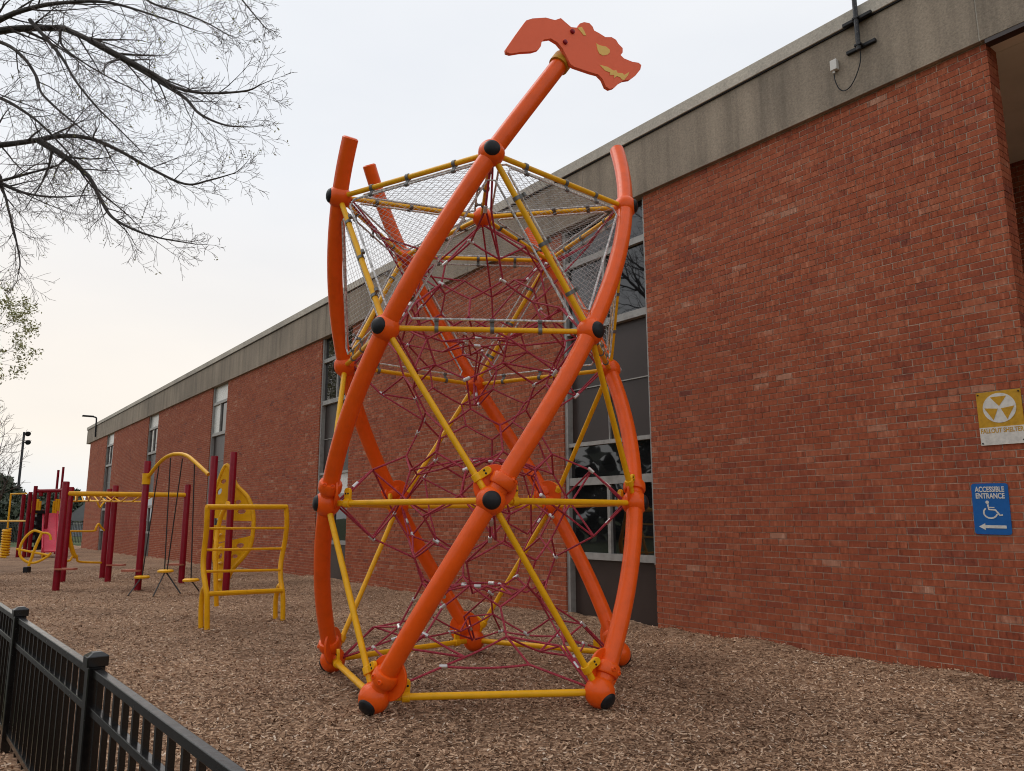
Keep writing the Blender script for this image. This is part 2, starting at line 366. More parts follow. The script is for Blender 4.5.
pth = MB(); pa = [FP - FN * 0.35 + FD * k for k in range(-8, 60, 4)]; pb = [p_ - FN * 2.6 for p_ in pa]
for lst in (pa, pb):
    for p_ in lst: p_[2] = float(gz(p_[0], p_[1])) - 0.03
pth.add(pa + pb, [(i, i + 1, len(pa) + i + 1, len(pa) + i) for i in range(len(pa) - 1)]); po_ = pth.build('reflection_strip', M['dark_ground']); po_['kind'] = 'structure'  # unseen strip added outside the fence to control what its faces reflect

# loose wood chips on the near mulch
NC = 620000
r_ = 2.0 + 26.0 * rng.random(NC) ** 1.25; a_ = rad(90) + (rng.random(NC) - 0.5) * rad(96)
x_ = r_ * np.cos(a_); y_ = r_ * np.sin(a_)
tt = (x_ - W0[0]) * WN[0] + (y_ - W0[1]) * WN[1]
k_ = (tt < -0.005) & (tt > TF + 0.1); x_, y_ = x_[k_], y_[k_]; n_ = len(x_)
z_ = gz(x_, y_) + undul(x_, y_) + 0.004 + 0.020 * rng.random(n_) ** 1.5
ln = 0.006 + 0.020 * rng.random(n_) ** 2.0; wd = 0.0024 + 0.0058 * rng.random(n_) ** 1.4
yaw = rng.random(n_) * 2 * PI; tilt = rng.normal(0, 0.30, n_); rollc = rng.normal(0, 0.38, n_)
ux = np.stack([np.cos(yaw) * np.cos(tilt), np.sin(yaw) * np.cos(tilt), np.sin(tilt)], -1)
vy = np.stack([-np.sin(yaw) * np.cos(rollc), np.cos(yaw) * np.cos(rollc), np.sin(rollc)], -1)
C_ = np.stack([x_, y_, z_], -1)
tp = (0.45 + 0.55 * rng.random(n_))[:, None]
q = np.stack([C_ - ux * ln[:, None] - vy * wd[:, None], C_ + ux * ln[:, None] - vy * (wd[:, None] * tp), C_ + ux * (ln[:, None] * 1.08) + vy * (wd[:, None] * tp), C_ - ux * ln[:, None] + vy * wd[:, None]], 1)
chips = bpy.data.objects.new('wood_chips', raw_mesh('wood_chips', q, 4, M['chip'])); COL.objects.link(chips)
tag(chips, 'loose brown wood chips covering the play area ground', 'wood chips', kind='stuff')

# ------------------------------------------------------------------ school building (local frame: x along the wall to the right, y into it)
bld = thing('school_building', 'long two storey red brick school with grey concrete roof band', 'school building', (W0[0], W0[1], 0), -(PI / 2 - TH))
def bpart(mb, name, mat, parent=None, **kw): return mb.build(name, mat, parent or bld, world=False, **kw)
ZF0, ZF1, ZC = 6.258, 7.150, 7.330
strips = [(-6.20, -4.345), (-15.87, -14.05), (-25.52, -23.78), (-35.4, -33.55), (-45.5, -43.5)]
edges = [0.335] + [v for st in strips for v in (st[1], st[0])] + [-50.9]
BW, BH, JT = 0.2150, 0.0725, 0.0095
def lay_bricks(lo, hi, z0, z1, axis='x', face=0.0, sgn=-1, depth=0.0065):
    """quads of proud bricks in running bond; axis 'x': wall face looks to -y; axis 'y': face looks to sgn*x"""
    out = []; nrow = int((z1 - z0) / BH) + 1
    for rI in range(nrow):
        za, zb = z0 + rI * BH + JT / 2, min(z0 + (rI + 1) * BH - JT / 2, z1)
        if zb - za < 0.01: continue
        x = lo - (BW / 2 if rI % 2 else 0.0)
        while x < hi:
            a, b = max(x + JT / 2, lo + 0.001), min(x + BW - JT / 2, hi - 0.001); x += BW
            if b - a < 0.02: continue
            out.append((a, b, za, zb))
    A = np.array(out); k = len(A); j = rng.normal(0, 0.0011, (k, 8)); a, b, za, zb = A.T
    pr = rng.normal(0, 0.0011, k); tl = rng.normal(0, 0.0009, (k, 4)); f = face + (sgn * pr if axis == 'y' else pr)
    def V(u, d, z): return np.stack([u, d, z], -1) if axis == 'x' else np.stack([d, u, z], -1)
    bk = np.full(k, face - sgn * (depth + 0.004))
    c = [V(a + j[:, 0], f + tl[:, 0], za + j[:, 4]), V(b + j[:, 1], f + tl[:, 1], za + j[:, 5]), V(b + j[:, 2], f + tl[:, 2], zb + j[:, 6]), V(a + j[:, 3], f + tl[:, 3], zb + j[:, 7])]
    d = [V(a, bk, za), V(b, bk, za), V(b, bk, zb), V(a, bk, zb)]
    return c + d
def brick_part(faces, backing, parent=None):
    """one mesh: the laid bricks plus the mortar body behind their faces"""
    vs, fs, mi = [], [], []; o = 0
    for c in faces:
        k = len(c[0]); V = np.stack(c, 1).reshape(-1, 3); vs.append(V); ii = np.arange(k)[:, None] * 8 + o
        for q_ in ((0, 1, 2, 3), (4, 0, 3, 7), (1, 5, 6, 2), (4, 5, 1, 0), (3, 2, 6, 7)): fs.append(ii + np.array(q_)); mi.append(np.zeros(k, np.int32))
        o += k * 8
    for lo, hi in backing:
        lo, hi = np.array(lo, float), np.array(hi, float)
        V = np.array([[(lo, hi)[i][0], (lo, hi)[j][1], (lo, hi)[k_][2]] for i in (0, 1) for j in (0, 1) for k_ in (0, 1)]); vs.append(V)
        fs.append(np.array([(0, 1, 3, 2), (4, 6, 7, 5), (0, 4, 5, 1), (2, 3, 7, 6), (0, 2, 6, 4), (1, 5, 7, 3)]) + o); mi.append(np.ones(6, np.int32)); o += 8
    V = np.vstack(vs); F_ = np.vstack(fs); me = bpy.data.meshes.new('brick_wall')
    me.from_pydata(V.tolist(), [], F_.tolist()); me.materials.append(M['brick']); me.materials.append(M['mortar'])
    me.polygons.foreach_set('material_index', np.concatenate(mi)); me.update()
    o_ = bpy.data.objects.new('brick_wall', me); COL.objects.link(o_); o_.parent = parent or bld; return o_
for i in range(0, len(edges), 2):
    xa, xb = edges[i + 1], edges[i]; fc = [lay_bricks(xa, xb, -0.42, ZF0)]
    fc.append(lay_bricks(0.004, 0.25, -0.42, ZF0, 'y', xb, 1)); fc.append(lay_bricks(0.004, 0.25, -0.42, ZF0, 'y', xa, -1))
    brick_part(fc, [((xa + 0.0065, 0.0065, -0.7), (xb - 0.0065, 0.25, ZF0 + 0.05))])
brick_part([lay_bricks(0.27, 14, -0.42, ZF0, 'y', -50.9, -1)], [((-50.8935, 0.26, -0.7), (-50.6, 14, ZF0 + 0.05))])
brick_part([lay_bricks(-2.0, 6.0, -0.42, ZF0, 'x', 3.2)], [((-2.0, 3.2065, -0.5), (6.0, 3.5, ZF0 + 0.05))])      # back of the entrance recess
brick_part([lay_bricks(0.26, 3.19, -0.42, ZF0, 'y', -1.6, 1)], [((-2.0, 0.26, -0.5), (-1.6065, 3.19, ZF0 + 0.05))])
# concrete band in precast panels
x = -52.05
joints = list(np.arange(-52.05, -2.3, 3.32)) + [0.30, 3.1, 6.0]
for i in range(len(joints) - 1):
    bpart(MB().bbox((joints[i] + 0.005, -0.065, ZF0), (joints[i + 1] - 0.006, 0.36, ZF1)), 'fascia_panel', M['concrete'], smooth=False, bevel=0.004)
bpart(MB().bbox((-52.04, -0.058, ZF0 + 0.006), (5.99, 0.35, ZF1 - 0.006)), 'fascia_backing', M['coping'], smooth=False)
bpart(MB().bbox((-52.12, -0.105, ZF1 + 0.004), (6.0, 0.6, ZC)), 'roof_coping', M['coping'], smooth=False, bevel=0.006)
bpart(MB().bbox((-52.10, -0.088, ZF1 - 0.012), (6.0, 0.36, ZF1 + 0.003)), 'drip_edge', M['black'], smooth=False)
bpart(MB().bbox((-52.0, 0.4, ZF0), (6.0, 14.0, ZF1 + 0.05)), 'roof', M['roofing'], smooth=False)
bpart(MB().bbox((-52.05, 0.36, ZF0), (-51.7, 14, ZF1)), 'fascia_panel', M['concrete'], smooth=False)
sof = bpart(MB().bbox((0.337, 0.052, ZF0 - 0.018), (6.0, 0.262, ZF0 - 0.0)), 'soffit', M['soffit'], smooth=False)
sof = bpart(MB().bbox((-1.59, 0.264, ZF0 - 0.02), (6.0, 3.19, ZF0 + 0.0)), 'soffit', M['soffit'], smooth=False)
bpart(MB().bbox((0.345, -0.06, ZF0 - 0.045), (6.0, 0.05, ZF0 - 0.001)), 'soffit_trim', M['bronze'], smooth=False)
bpart(MB().bbox((0.74, 0.264, ZF0 - 0.026), (0.765, 3.19, ZF0 - 0.021)), 'soffit_joint', M['bronze'], smooth=False)
for (a_, b_) in (((0.36, 0.02), (6.0, 3.19)), ((-1.59, 0.262), (0.34, 3.19))):
    bpart(MB().bbox((a_[0], a_[1], -0.3), (b_[0], b_[1], 0.06)), 'porch_bounce_slab', M['path'], smooth=False)  # unseen pale floor added to bounce light up onto the soffit
# window strips
for si, (xa, xb) in enumerate(strips):
    st = bpart(MB().bbox((xa, 0.14, -0.7), (xb, 0.17, ZF0 + 0.05)), 'window_bay', M['bronze'], smooth=False)
    fr = MB(); fw = 0.055
    fr.bbox((xa + 0.001, 0.03, -0.3), (xa + 0.07, 0.139, ZF0)); fr.bbox((xb - 0.045, 0.03, 0.86), (xb - 0.001, 0.139, ZF0))
    for zc, h in ((0.93, 0.10), (2.06, 0.12), (2.64, 0.06), (4.50, 0.11), (5.63, 0.10)):
        fr.bbox((xa + 0.07, 0.04, zc - h / 2), (xb - 0.045, 0.139, zc + h / 2))
    xm = xa + 0.5 * (xb - xa)
    fr.bbox((xm - 0.03, 0.05, 0.98), (xm + 0.03, 0.139, 2.0)); fr.bbox((xm - 0.03, 0.05, 4.555), (xm + 0.03, 0.139, 5.58))
    if si == 0: fr.bbox((xm - 0.008, 0.10, 2.67), (xm + 0.008, 0.139, 4.445))
    fr.bbox((xa + 0.07, 0.118, 3.535), (xb - 0.045, 0.139, 3.552))
    bpart(fr, 'window_frame', M['frame'], st, smooth=False)
    for (x0, x1, z0, z1) in ((xa + 0.07, xm - 0.03, 0.98, 2.0), (xm + 0.03, xb - 0.045, 0.98, 2.0), (xa + 0.07, xb - 0.045, 2.12, 2.61),
                             (xa + 0.07, xm - 0.03, 4.555, 5.58), (xm + 0.03, xb - 0.045, 4.555, 5.58), (xa + 0.07, xb - 0.045, 5.68, ZF0)):
        blind = (si == 1 and 2.1 < z0 < 2.2) or (si >= 2 and z0 > 5.6) or (si == 2 and 4.5 < z0 < 5 and x0 < xm - 0.1)
        bpart(MB().bbox((x0, 0.10, z0), (x1, 0.112, z1)), 'pane', M['blind'] if blind else M['glass'], st, smooth=False)

# things fixed to the wall
BM = Matrix.Translation((W0[0], W0[1], 0)) @ Matrix.Rotation(-(PI / 2 - TH), 4, 'Z')
def wloc(px, py, off):
    P = onplane(px, py, W0 + WN * off, WN); return -float(np.dot(P - W0, WD)), float(P[2])
def onwall(name, label, cat, lx, ly, lz, group=None):
    p = BM @ Vector((lx, ly, lz)); return thing(name, label, cat, p, -(PI / 2 - TH), group)
XZ = dict(X=(1, 0, 0), Y=(0, 0, 1), Z=(0, -1, 0))
def plate(poly, y, thick): return MB().prism(poly, (0, y, 0), (1, 0, 0), (0, 0, 1), (0, -1, 0), thick)
def rrect(w, h, r, n=6):
    out = []
    for cx_, cy_, a0 in ((w / 2 - r, h / 2 - r, 0), (-w / 2 + r, h / 2 - r, 90), (-w / 2 + r, -h / 2 + r, 180), (w / 2 - r, -h / 2 + r, 270)):
        for i in range(n + 1):
            a = rad(a0 + 90 * i / n); out.append((cx_ + r * math.cos(a), cy_ + r * math.sin(a)))
    return out
def circ(cx_, cy_, r, n=32): return [(cx_ + r * math.cos(2 * PI * i / n), cy_ + r * math.sin(2 * PI * i / n)) for i in range(n)]
def ribbon(mb, pts, w, y, th=0.0016):
    P = [np.array(p, float) for p in pts]; lft, rgt = [], []
    for i, p in enumerate(P):
        d = P[min(i + 1, len(P) - 1)] - P[max(i - 1, 0)]; d /= np.linalg.norm(d); nn = np.array([-d[1], d[0]])
        lft.append(p + nn * w / 2); rgt.append(p - nn * w / 2)
    for i in range(len(P) - 1):
        mb.prism([lft[i], rgt[i], rgt[i + 1], lft[i + 1]], (0, y, 0), (1, 0, 0), (0, 0, 1), (0, -1, 0), th)
def text_part(name, body, size, mat, parent, x, z, y, sx=1.0, bold=0.0):
    cu = bpy.data.curves.new(name, 'FONT'); cu.body = body; cu.size = size; cu.align_x = 'CENTER'; cu.align_y = 'CENTER'; cu.offset = bold; cu.extrude = 0.0006
    tmp = bpy.data.objects.new(name + '_tmp', cu); COL.objects.link(tmp)
    dg = bpy.context.evaluated_depsgraph_get(); me = bpy.data.meshes.new_from_object(tmp.evaluated_get(dg)); bpy.data.objects.remove(tmp)
    me.transform(Matrix.Diagonal((sx, 1, 1, 1))); me.transform(Matrix.Rotation(PI / 2, 4, 'X')); me.transform(Matrix.Translation((x, y, z)))
    me.materials.clear(); me.materials.append(mat); me.name = name
    o = bpy.data.objects.new(name, me); COL.objects.link(o); o.parent = parent; return o

sg = onwall('entrance_sign', 'blue sign reading ACCESSIBLE ENTRANCE with wheelchair symbol and left arrow', 'sign', -0.09, -0.006, 1.573)
sg.rotation_euler = (0, rad(1.0), sg.rotation_euler[2])
plate(rrect(0.318, 0.482, 0.028), 0, 0.006).build('sign_plate', M['blue'], sg, world=False, smooth=False)
text_part('lettering', 'ACCESSIBLE', 0.070, M['offwhite'], sg, 0.0, 0.182, -0.0050, 0.68, 0.0020)
text_part('lettering', 'ENTRANCE', 0.070, M['offwhite'], sg, 0.0, 0.120, -0.0050, 0.70, 0.0020)
wc = MB(); wc.prism(circ(-0.028, 0.062, 0.0155, 20), (0, -0.0048, 0), (1, 0, 0), (0, 0, 1), (0, -1, 0), 0.0016)
ribbon(wc, [(-0.026, 0.042), (-0.019, -0.006), (0.036, -0.010), (0.072, -0.060), (0.096, -0.056)], 0.015, -0.0048)
ribbon(wc, [(-0.022, 0.014), (0.030, 0.012)], 0.010, -0.0044)
ribbon(wc, [(-0.008 + 0.058 * math.cos(rad(a)), -0.036 + 0.052 * math.sin(rad(a))) for a in range(130, 352, 12)], 0.014, -0.0046)
wc.build('wheelchair_symbol', M['offwhite'], sg, world=False, smooth=False)
plate([(-0.118, -0.168), (-0.062, -0.136), (-0.062, -0.154), (0.118, -0.154), (0.118, -0.182), (-0.062, -0.182), (-0.062, -0.200)], -0.0048, 0.0016).build('arrow', M['offwhite'], sg, world=False, smooth=False)

fs = onwall('fallout_sign', 'faded yellow FALLOUT SHELTER sign with three triangles in a circle', 'sign', 0.078, -0.006, 2.433)
plate(rrect(0.386, 0.515, 0.006, 2), 0, 0.005).build('sign_plate', M['signyellow'], fs, world=False, smooth=False)
plate([(-0.191, -0.256), (0.191, -0.256), (0.191, -0.086), (-0.191, -0.086)], -0.0042, 0.0016).build('text_panel', M['offwhite'], fs, world=False, smooth=False)
plate(circ(0.0, 0.095, 0.143, 48), -0.0042, 0.0016).build('roundel', M['offwhite'], fs, world=False, smooth=False)
tri = MB()
for a in (90, 210, 330):
    p0 = (0.0 + 0.016 * math.cos(rad(a)), 0.095 + 0.016 * math.sin(rad(a)))
    tri.prism([p0] + [(0.130 * math.cos(rad(a + s)), 0.095 + 0.130 * math.sin(rad(a + s))) for s in (-33, 33)], (0, -0.0060, 0), (1, 0, 0), (0, 0, 1), (0, -1, 0), 0.0014)
tri.build('triangles', M['signyellow'], fs, world=False, smooth=False)
text_part('lettering', 'FALLOUT SHELTER', 0.062, M['signyellow'], fs, 0.0, -0.122, -0.0058, 0.70, 0.0012)
for (px_, pz_) in ((-0.175, 0.235), (0.175, 0.235), (-0.175, -0.238), (0.175, -0.225)):
    MB().lathe((px_, -0.005, pz_), (0, -1, 0), [(0, 0.008), (0.006, 0.007)], 10).build('screw', M['black'], fs, world=False)

mast = onwall('antenna_mast', 'black antenna mast bolted to the concrete roof band', 'mast', wloc(861.5, 47, -0.08)[0], -0.065, wloc(862, 47, -0.08)[1])
MB().tube([(0, -0.085, -0.06), (-0.008, -0.085, 2.6)], 0.027, 14).build('pole', M['pipe'], mast, world=False)
for z0 in (0.0, 0.335):
    bm_ = MB(); bm_.bbox((-0.17, -0.045 - 0.04 * (z0 > 0), z0 - 0.020), (0.17, -0.002 - 0.04 * (z0 > 0), z0 + 0.020)); bm_.bbox((-0.038, -0.115, z0 - 0.014), (0.038, -0.04, z0 + 0.014))
    bm_.build('bracket', M['black'], mast, world=False, smooth=False, bevel=0.004)
jb = onwall('junction_box', 'small white box fixed to the concrete roof band', 'junction box', wloc(835, 66, -0.08)[0], -0.065, wloc(835, 66, -0.08)[1])
MB().bbox((-0.04, -0.06, -0.065), (0.04, -0.001, 0.065)).build('cover', M['white'], jb, world=False, smooth=False, bevel=0.006)
MB().lathe((-0.012, -0.03, -0.065), (0, 0, -1), [(0, 0.016), (0.03, 0.014), (0.035, 0.008)], 10).build('gland', M['white'], jb, world=False)
cb = onwall('hanging_cable', 'thin black cable looping from white box to the mast', 'cable', wloc(835, 66, -0.08)[0], -0.095, wloc(835, 66, -0.08)[1] - 0.095)
MB().tube(catmull([(-0.012, 0, 0.0), (-0.005, 0, -0.10), (0.035, 0, -0.22), (0.10, 0, -0.275), (0.18, 0, -0.245), (0.26, 0, -0.13), (0.315, -0.01, 0.0), (0.335, -0.04, 0.12)], 8), 0.0065, 8).build('cord', M['black'], cb, world=False)
lx_, lz_ = wloc(95.5, 432, -0.12)
lampw = onwall('wall_lamp', 'thin area lamp on an arm at the far roof corner', 'lamp', lx_, -0.07, lz_)
MB().tube(catmull([(0, -0.03, -0.3), (0, -0.05, 0.0), (0, -0.06, 0.75), (0, -0.10, 0.88), (0, -0.25, 0.92)], 5), 0.045, 8).build('arm', M['black'], lampw, world=False)
MB().box((-0.05, -0.52, 0.94), (0.26, 0.62, 0.09)).build('lamp_head', M['black'], lampw, world=False, smooth=False, bevel=0.03)

# ------------------------------------------------------------------ climbing tower
TX, TY, PH = -0.3064, 7.5158, 0.09224
TR = [1.515, 1.49, 1.495, 1.487]; TZ = [0.128, 1.637, 3.093, 4.582]
tw = thing('climbing_tower', 'tall orange and yellow rope climbing tower with dragon head on top', 'climbing tower', (TX, TY, 0))
def nang(l, k): return PH + rad(72 * k + (-126 if l % 2 == 0 else -90))
def node(l, k): a = nang(l, k); return np.array([TR[l] * math.cos(a), TR[l] * math.sin(a), TZ[l]])
def tp_(mb, name, mat, parent=None, **kw): return mb.build(name, mat, parent or tw, world=False, **kw)
def helix(k, u):
    """u = 0..3 between the node rings, beyond 3 the free tip"""
    l = min(int(u), 2); t = u - l
    a = nang(0, k) + rad(36) * u
    z = TZ[l] + (TZ[l + 1] - TZ[l]) * t; r = TR[l] + (TR[min(l + 1, 3)] - TR[l]) * min(t, 1)
    lean = 0.075 * max(0.0, u - 3) if k == 4 else 0.0           # the long dragon tube is bent a little straighter
    return np.array([r * math.cos(a) + lean, r * math.sin(a), z])
tips = {4: 3.66, 0: 3.60, 1: 3.29, 2: 3.63, 3: 3.32}
RT = 0.077
for k in range(5):
    us = np.linspace(0.03, tips[k], 64)
    pts = np.array([helix(k, u) for u in us]); rr = np.full(len(pts), RT)
    if k != 4:
        e = pts[-1] + unit(pts[-1] - pts[-2]) * 0.012; pts = np.vstack([pts, e]); rr = np.append(rr, RT * 0.8)
    tp_(MB().tube(pts, rr, 20), 'arched_tube', M['orange'])
def helix_t(l, k):
    """direction of the tube through node (l, k of that ring)"""
    kk = (k - (l + 1) // 2) % 5
    u = float(l); return unit(helix(kk, min(u + 0.05, 3.3)) - helix(kk, max(u - 0.05, 0)))
for l in range(4):
    for k in range(5):
        P = node(l, k); a = nang(l, k); out = np.array([math.cos(a), math.sin(a), 0.0]); tan = np.array([-math.sin(a), math.cos(a), 0.0]); T = helix_t(l, k)
        R_ = (0.124, 0.120, 0.120, 0.116)[l]
        b_ = tp_(MB().sphere(P, R_, 28), 'ball_joint', M['orange'])
        if l == 0:
            axis = unit(out * 0.85 + np.array([0, 0, -0.55]))
        else: axis = unit(out + np.array([0, 0, 0.02]))
        capr = 0.074 if l < 3 else 0.070
        if not (l == 2 and k == 2):
            h = math.sqrt(R_ ** 2 - capr ** 2)
            MBc = MB().lathe(P, axis, [(h - 0.012, capr), (h + 0.004, capr), (h + 0.020, capr * 0.85), (h + 0.032, capr * 0.55), (h + 0.037, capr * 0.2), (h + 0.0375, 0.0)], 24)
            tp_(MBc, 'end_cap', M['black'], b_)
        else:
            tp_(MB().lathe(P, axis, [(R_ - 0.01, 0.036), (R_ + 0.012, 0.034), (R_ + 0.016, 0.02)], 16), 'bolt', M['steel'], b_)
        if l < 2:
            # split collar on the tube above the ball, and the round gusset plate behind it
            cpos = helix((k - (l + 1) // 2) % 5, l + (R_ + 0.045) / 1.6); T = unit(helix((k - (l + 1) // 2) % 5, l + 0.16) - helix((k - (l + 1) // 2) % 5, l + 0.06))
            c_ = MB().lathe(cpos, T, [(-0.052, 0.080), (-0.048, 0.096), (-0.028, 0.105), (0.028, 0.105), (0.046, 0.096), (0.052, 0.080)], 24)
            tp_(c_, 'collar', M['orange'])
            sd = unit(np.cross(T, out))
            for sgn in (-1, 1):
                q0 = cpos + out * 0.092 + sd * 0.036 * sgn
                tp_(MB().lathe(q0, out, [(-0.03, 0.022), (0.012, 0.021), (0.016, 0.014), (0.008, 0.013)], 10), 'bolt_boss', M['orange'])
            ctr = P + np.array([0, 0, (0.15, 0.115)[l]]) + tan * (0.105, 0.035)[l] - out * 0.045
            gp = [(0.174 * math.cos(2 * PI * i / 40), 0.174 * math.sin(2 * PI * i / 40)) for i in range(40)]
            tp_(MB().prism(gp, ctr, tan, (0, 0, 1), out, 0.022), 'gusset_plate', M['orange'], bevel=0.004)
# yellow bars
def bar(a, b, r, ins=(0.09, 0.09), name='cross_bar', tabs=False):
    a, b = np.asarray(a), np.asarray(b); d = unit(b - a)
    return tp_(MB().tube(lin(a + d * ins[0], b - d * ins[1], 4), r, 12), name, M['yellow'])
def tab(P, d, out, r, toward):
    """yellow two-bolt strap holding a bar against a gusset plate"""
    d = unit(d); side = unit(np.cross(d, out)); side = side if np.dot(side, toward) > 0 else -side
    t_ = MB(); t_.lathe(P, d, [(-0.032, r + 0.002), (-0.030, r + 0.013), (0.030, r + 0.013), (0.032, r + 0.002)], 16)
    o = P + side * (0.064)
    poly = [(-0.030, -0.06), (0.030, -0.06)] + [(0.034 * math.cos(rad(a)), 0.038 + 0.034 * math.sin(rad(a))) for a in range(0, 181, 20)]
    t_.prism(poly, o, d, side, out, 0.030)
    ob = tp_(t_, 'bar_strap', M['yellow'], bevel=0.004)
    for s in (-0.014, 0.014): tp_(MB().lathe(o + d * s + side * 0.02, out, [(0.010, 0.009), (0.0175, 0.009), (0.019, 0.005)], 8), 'bolt', M['black'], ob)
for l in range(4):
    for k in range(5):
        a, b = node(l, k), node(l, (k + 1) % 5); am = unit((a + b) / 2 * np.array([1, 1, 0]))
        bar(a, b, (0.0285, 0.0265, 0.024, 0.024)[l])
        if l < 2:
            d = unit(b - a)
            tab(a + d * 0.245, d, am, 0.0285, np.array([0, 0, 1.0]))
for l in range(3):
    for k in range(5):
        # the yellow diagonal runs against the helix: upper node of angle +36 less
        lo = node(l, k); kk = (k - 1) % 5 if l % 2 == 0 else k
        hi = node(l + 1, kk)
        bar(lo, hi, 0.0265)
        if l < 2:
            d = unit(hi - lo); am = unit((lo + hi) / 2 * np.array([1, 1, 0])); tab(lo + d * 0.215, d, am, 0.0265, np.array([-math.sin(nang(l, k)), math.cos(nang(l, k)), 0]))
            if l == 0: pass
HUB = np.array([0.0, 0.0, 4.615])
tp_(MB().sphere(HUB, 0.105, 24), 'hub_ball', M['orange'])
for k in range(5): bar(HUB, node(3, k), 0.024)

# silver cable frames and diamond netting
def tri_frame(A, B, C_t, inset, name='cable_frame'):
    ctr = (A + B + C_t) / 3; P = []
    V = [A, B, C_t]; ins = []
    for i in range(3):
        p, q_, r__ = V[i], V[(i + 1) % 3], V[(i + 2) % 3]
        bis = unit(unit(q_ - p) + unit(r__ - p)); ang = math.acos(np.clip(np.dot(unit(q_ - p), unit(r__ - p)), -1, 1)) / 2
        ins.append(p + bis * inset / math.sin(ang))
    mb = MB(); path = []
    for i in range(3):
        a, b = ins[i], ins[(i + 1) % 3]; d = b - a; L_ = np.linalg.norm(d)
        path += [a + d * 0.05, a + d * 0.35, a + d * 0.65, a + d * 0.95]
    path = np.array(path + [path[0], path[1]])
    mb.tube(path, 0.0100, 8, caps=False)
    tp_(mb, name, M['silverrope'])
    return ins
def diamond(A, B, C_t, sp=0.050, r=0.0018):
    """netting clipped to the triangle; two families of strands, slightly slack"""
    A, B, C_t = map(np.asarray, (A, B, C_t)); X = unit(B - A); nrm = unit(np.cross(B - A, C_t - A)); Y = np.cross(nrm, X)
    p2 = lambda P: np.array([np.dot(P - A, X), np.dot(P - A, Y)])
    T2 = [p2(A), p2(B), p2(C_t)]; mb = MB()
    for ang in (rad(33), rad(147)):
        d = np.array([math.cos(ang), math.sin(ang)]); nn = np.array([-d[1], d[0]])
        offs = [np.dot(p, nn) for p in T2]; o = min(offs) + sp * 0.5
        while o < max(offs):
            hits = []
            for i in range(3):
                p, q_ = T2[i], T2[(i + 1) % 3]; a, b = np.dot(p, nn) - o, np.dot(q_, nn) - o
                if a * b < 0: hits.append(p + (q_ - p) * a / (a - b))
            if len(hits) == 2 and np.linalg.norm(hits[0] - hits[1]) > 0.03:
                L_ = np.linalg.norm(hits[1] - hits[0]); n = max(3, int(L_ / 0.16))
                pts = []
                for i in range(n + 1):
                    h = hits[0] + (hits[1] - hits[0]) * i / n; w = 0.0 if i in (0, n) else 1.0
                    h = h + nn * random.uniform(-1, 1) * 0.006 * w
                    sagp = 0.03 * math.sin(PI * i / n) * w
                    pts.append(A + X * h[0] + Y * h[1] - nrm * sagp * 0.5 * (1 if nrm[2] > 0.5 else 0.3))
                mb.tube(pts, r, 3, caps=False)
            o += sp
    return mb
def clamp_row(a, b, side, n, name='bar_clamp'):
    d = unit(b - a)
    for i in range(n):
        t = (i + 0.5 + random.uniform(-0.08, 0.08)) / n; P = a + (b - a) * (0.10 + 0.80 * t)
        c_ = MB().lathe(P, d, [(-0.016, 0.026), (-0.016, 0.033), (0.016, 0.033), (0.016, 0.026)], 12)
        c_.box(P + side * 0.052, (0.034, 0.010, 0.05), (d, np.cross(d, side), side))
        c_.lathe(P + side * 0.078, d, [(-0.018, 0.012), (-0.018, 0.018), (0.018, 0.018), (0.018, 0.012)], 10)
        tp_(c_, name, M['clamp'])
for k in range(5):
    # down-pointing triangle: top edge between node(3,k) and node(3,k+1), foot at node(2,k+1)
    A, B, C_t = node(3, k), node(3, (k + 1) % 5), node(2, (k + 1) % 5)
    ins = tri_frame(A, B, C_t, 0.075); tp_(diamond(*ins), 'netting', M['net'])
    # up-pointing triangle: base between node(2,k) and node(2,k+1), top at node(3,k)
    A2, B2, C2 = node(2, k), node(2, (k + 1) % 5), node(3, k)
    tri_frame(A2, B2, C2, 0.085)
    # roof
    ins = tri_frame(A, B, HUB, 0.085); tp_(diamond(*ins), 'netting', M['net'])
    mid = unit(C_t - (A + B) / 2); clamp_row(A, B, mid, 3)
    clamp_row(A2, B2, unit(C2 - (A2 + B2) / 2), 3)
    dgl = unit(np.cross(unit(C_t - A), unit(A * np.array([1, 1, 0]))))
    clamp_row(A, C_t, dgl if np.dot(dgl, B - A) > 0 else -dgl, 3)
    clamp_row(HUB, A, unit(np.cross(unit(A - HUB), (0, 0, 1.0))), 3)
# dark red space net inside
NET = MB(); RR = 0.0098; ferr = []
def rope(a, b, sag=0.0, r=RR):
    a, b = np.asarray(a, float), np.asarray(b, float); n = 4 if sag == 0 else 7; pts = []
    for i in range(n + 1):
        t = i / n; p = a + (b - a) * t; p = p - np.array([0, 0, sag * 4 * t * (1 - t)]); pts.append(p)
    NET.tube(pts, r, 6, caps=False)
rings = []; nz = 10; NP = 14
for i in range(nz):
    zc = 0.42 + i * 0.40; u = (zc - TZ[0]) / (TZ[1] - TZ[0]); wob = 0.12 * math.cos(2 * PI * u)
    ring = []
    for j in range(NP):
        up = (j + i) % 2
        a = PH + 2 * PI * j / NP + rad(random.uniform(-2, 2)); r = 0.74 + wob + random.uniform(-0.025, 0.025)
        ring.append(np.array([r * math.cos(a), r * math.sin(a), zc + (0.085 if up else -0.085) + random.uniform(-0.015, 0.015)]))
    rings.append(ring)
for i, ring in enumerate(rings):
    for j in range(NP):
        rope(ring[j], ring[(j + 1) % NP], 0.006)
        if i + 1 < nz and (j + i) % 2: rope(ring[j], rings[i + 1][j])
        if random.random() < 0.34: ferr.append((ring[j], unit(ring[(j + 1) % NP] - ring[j])))
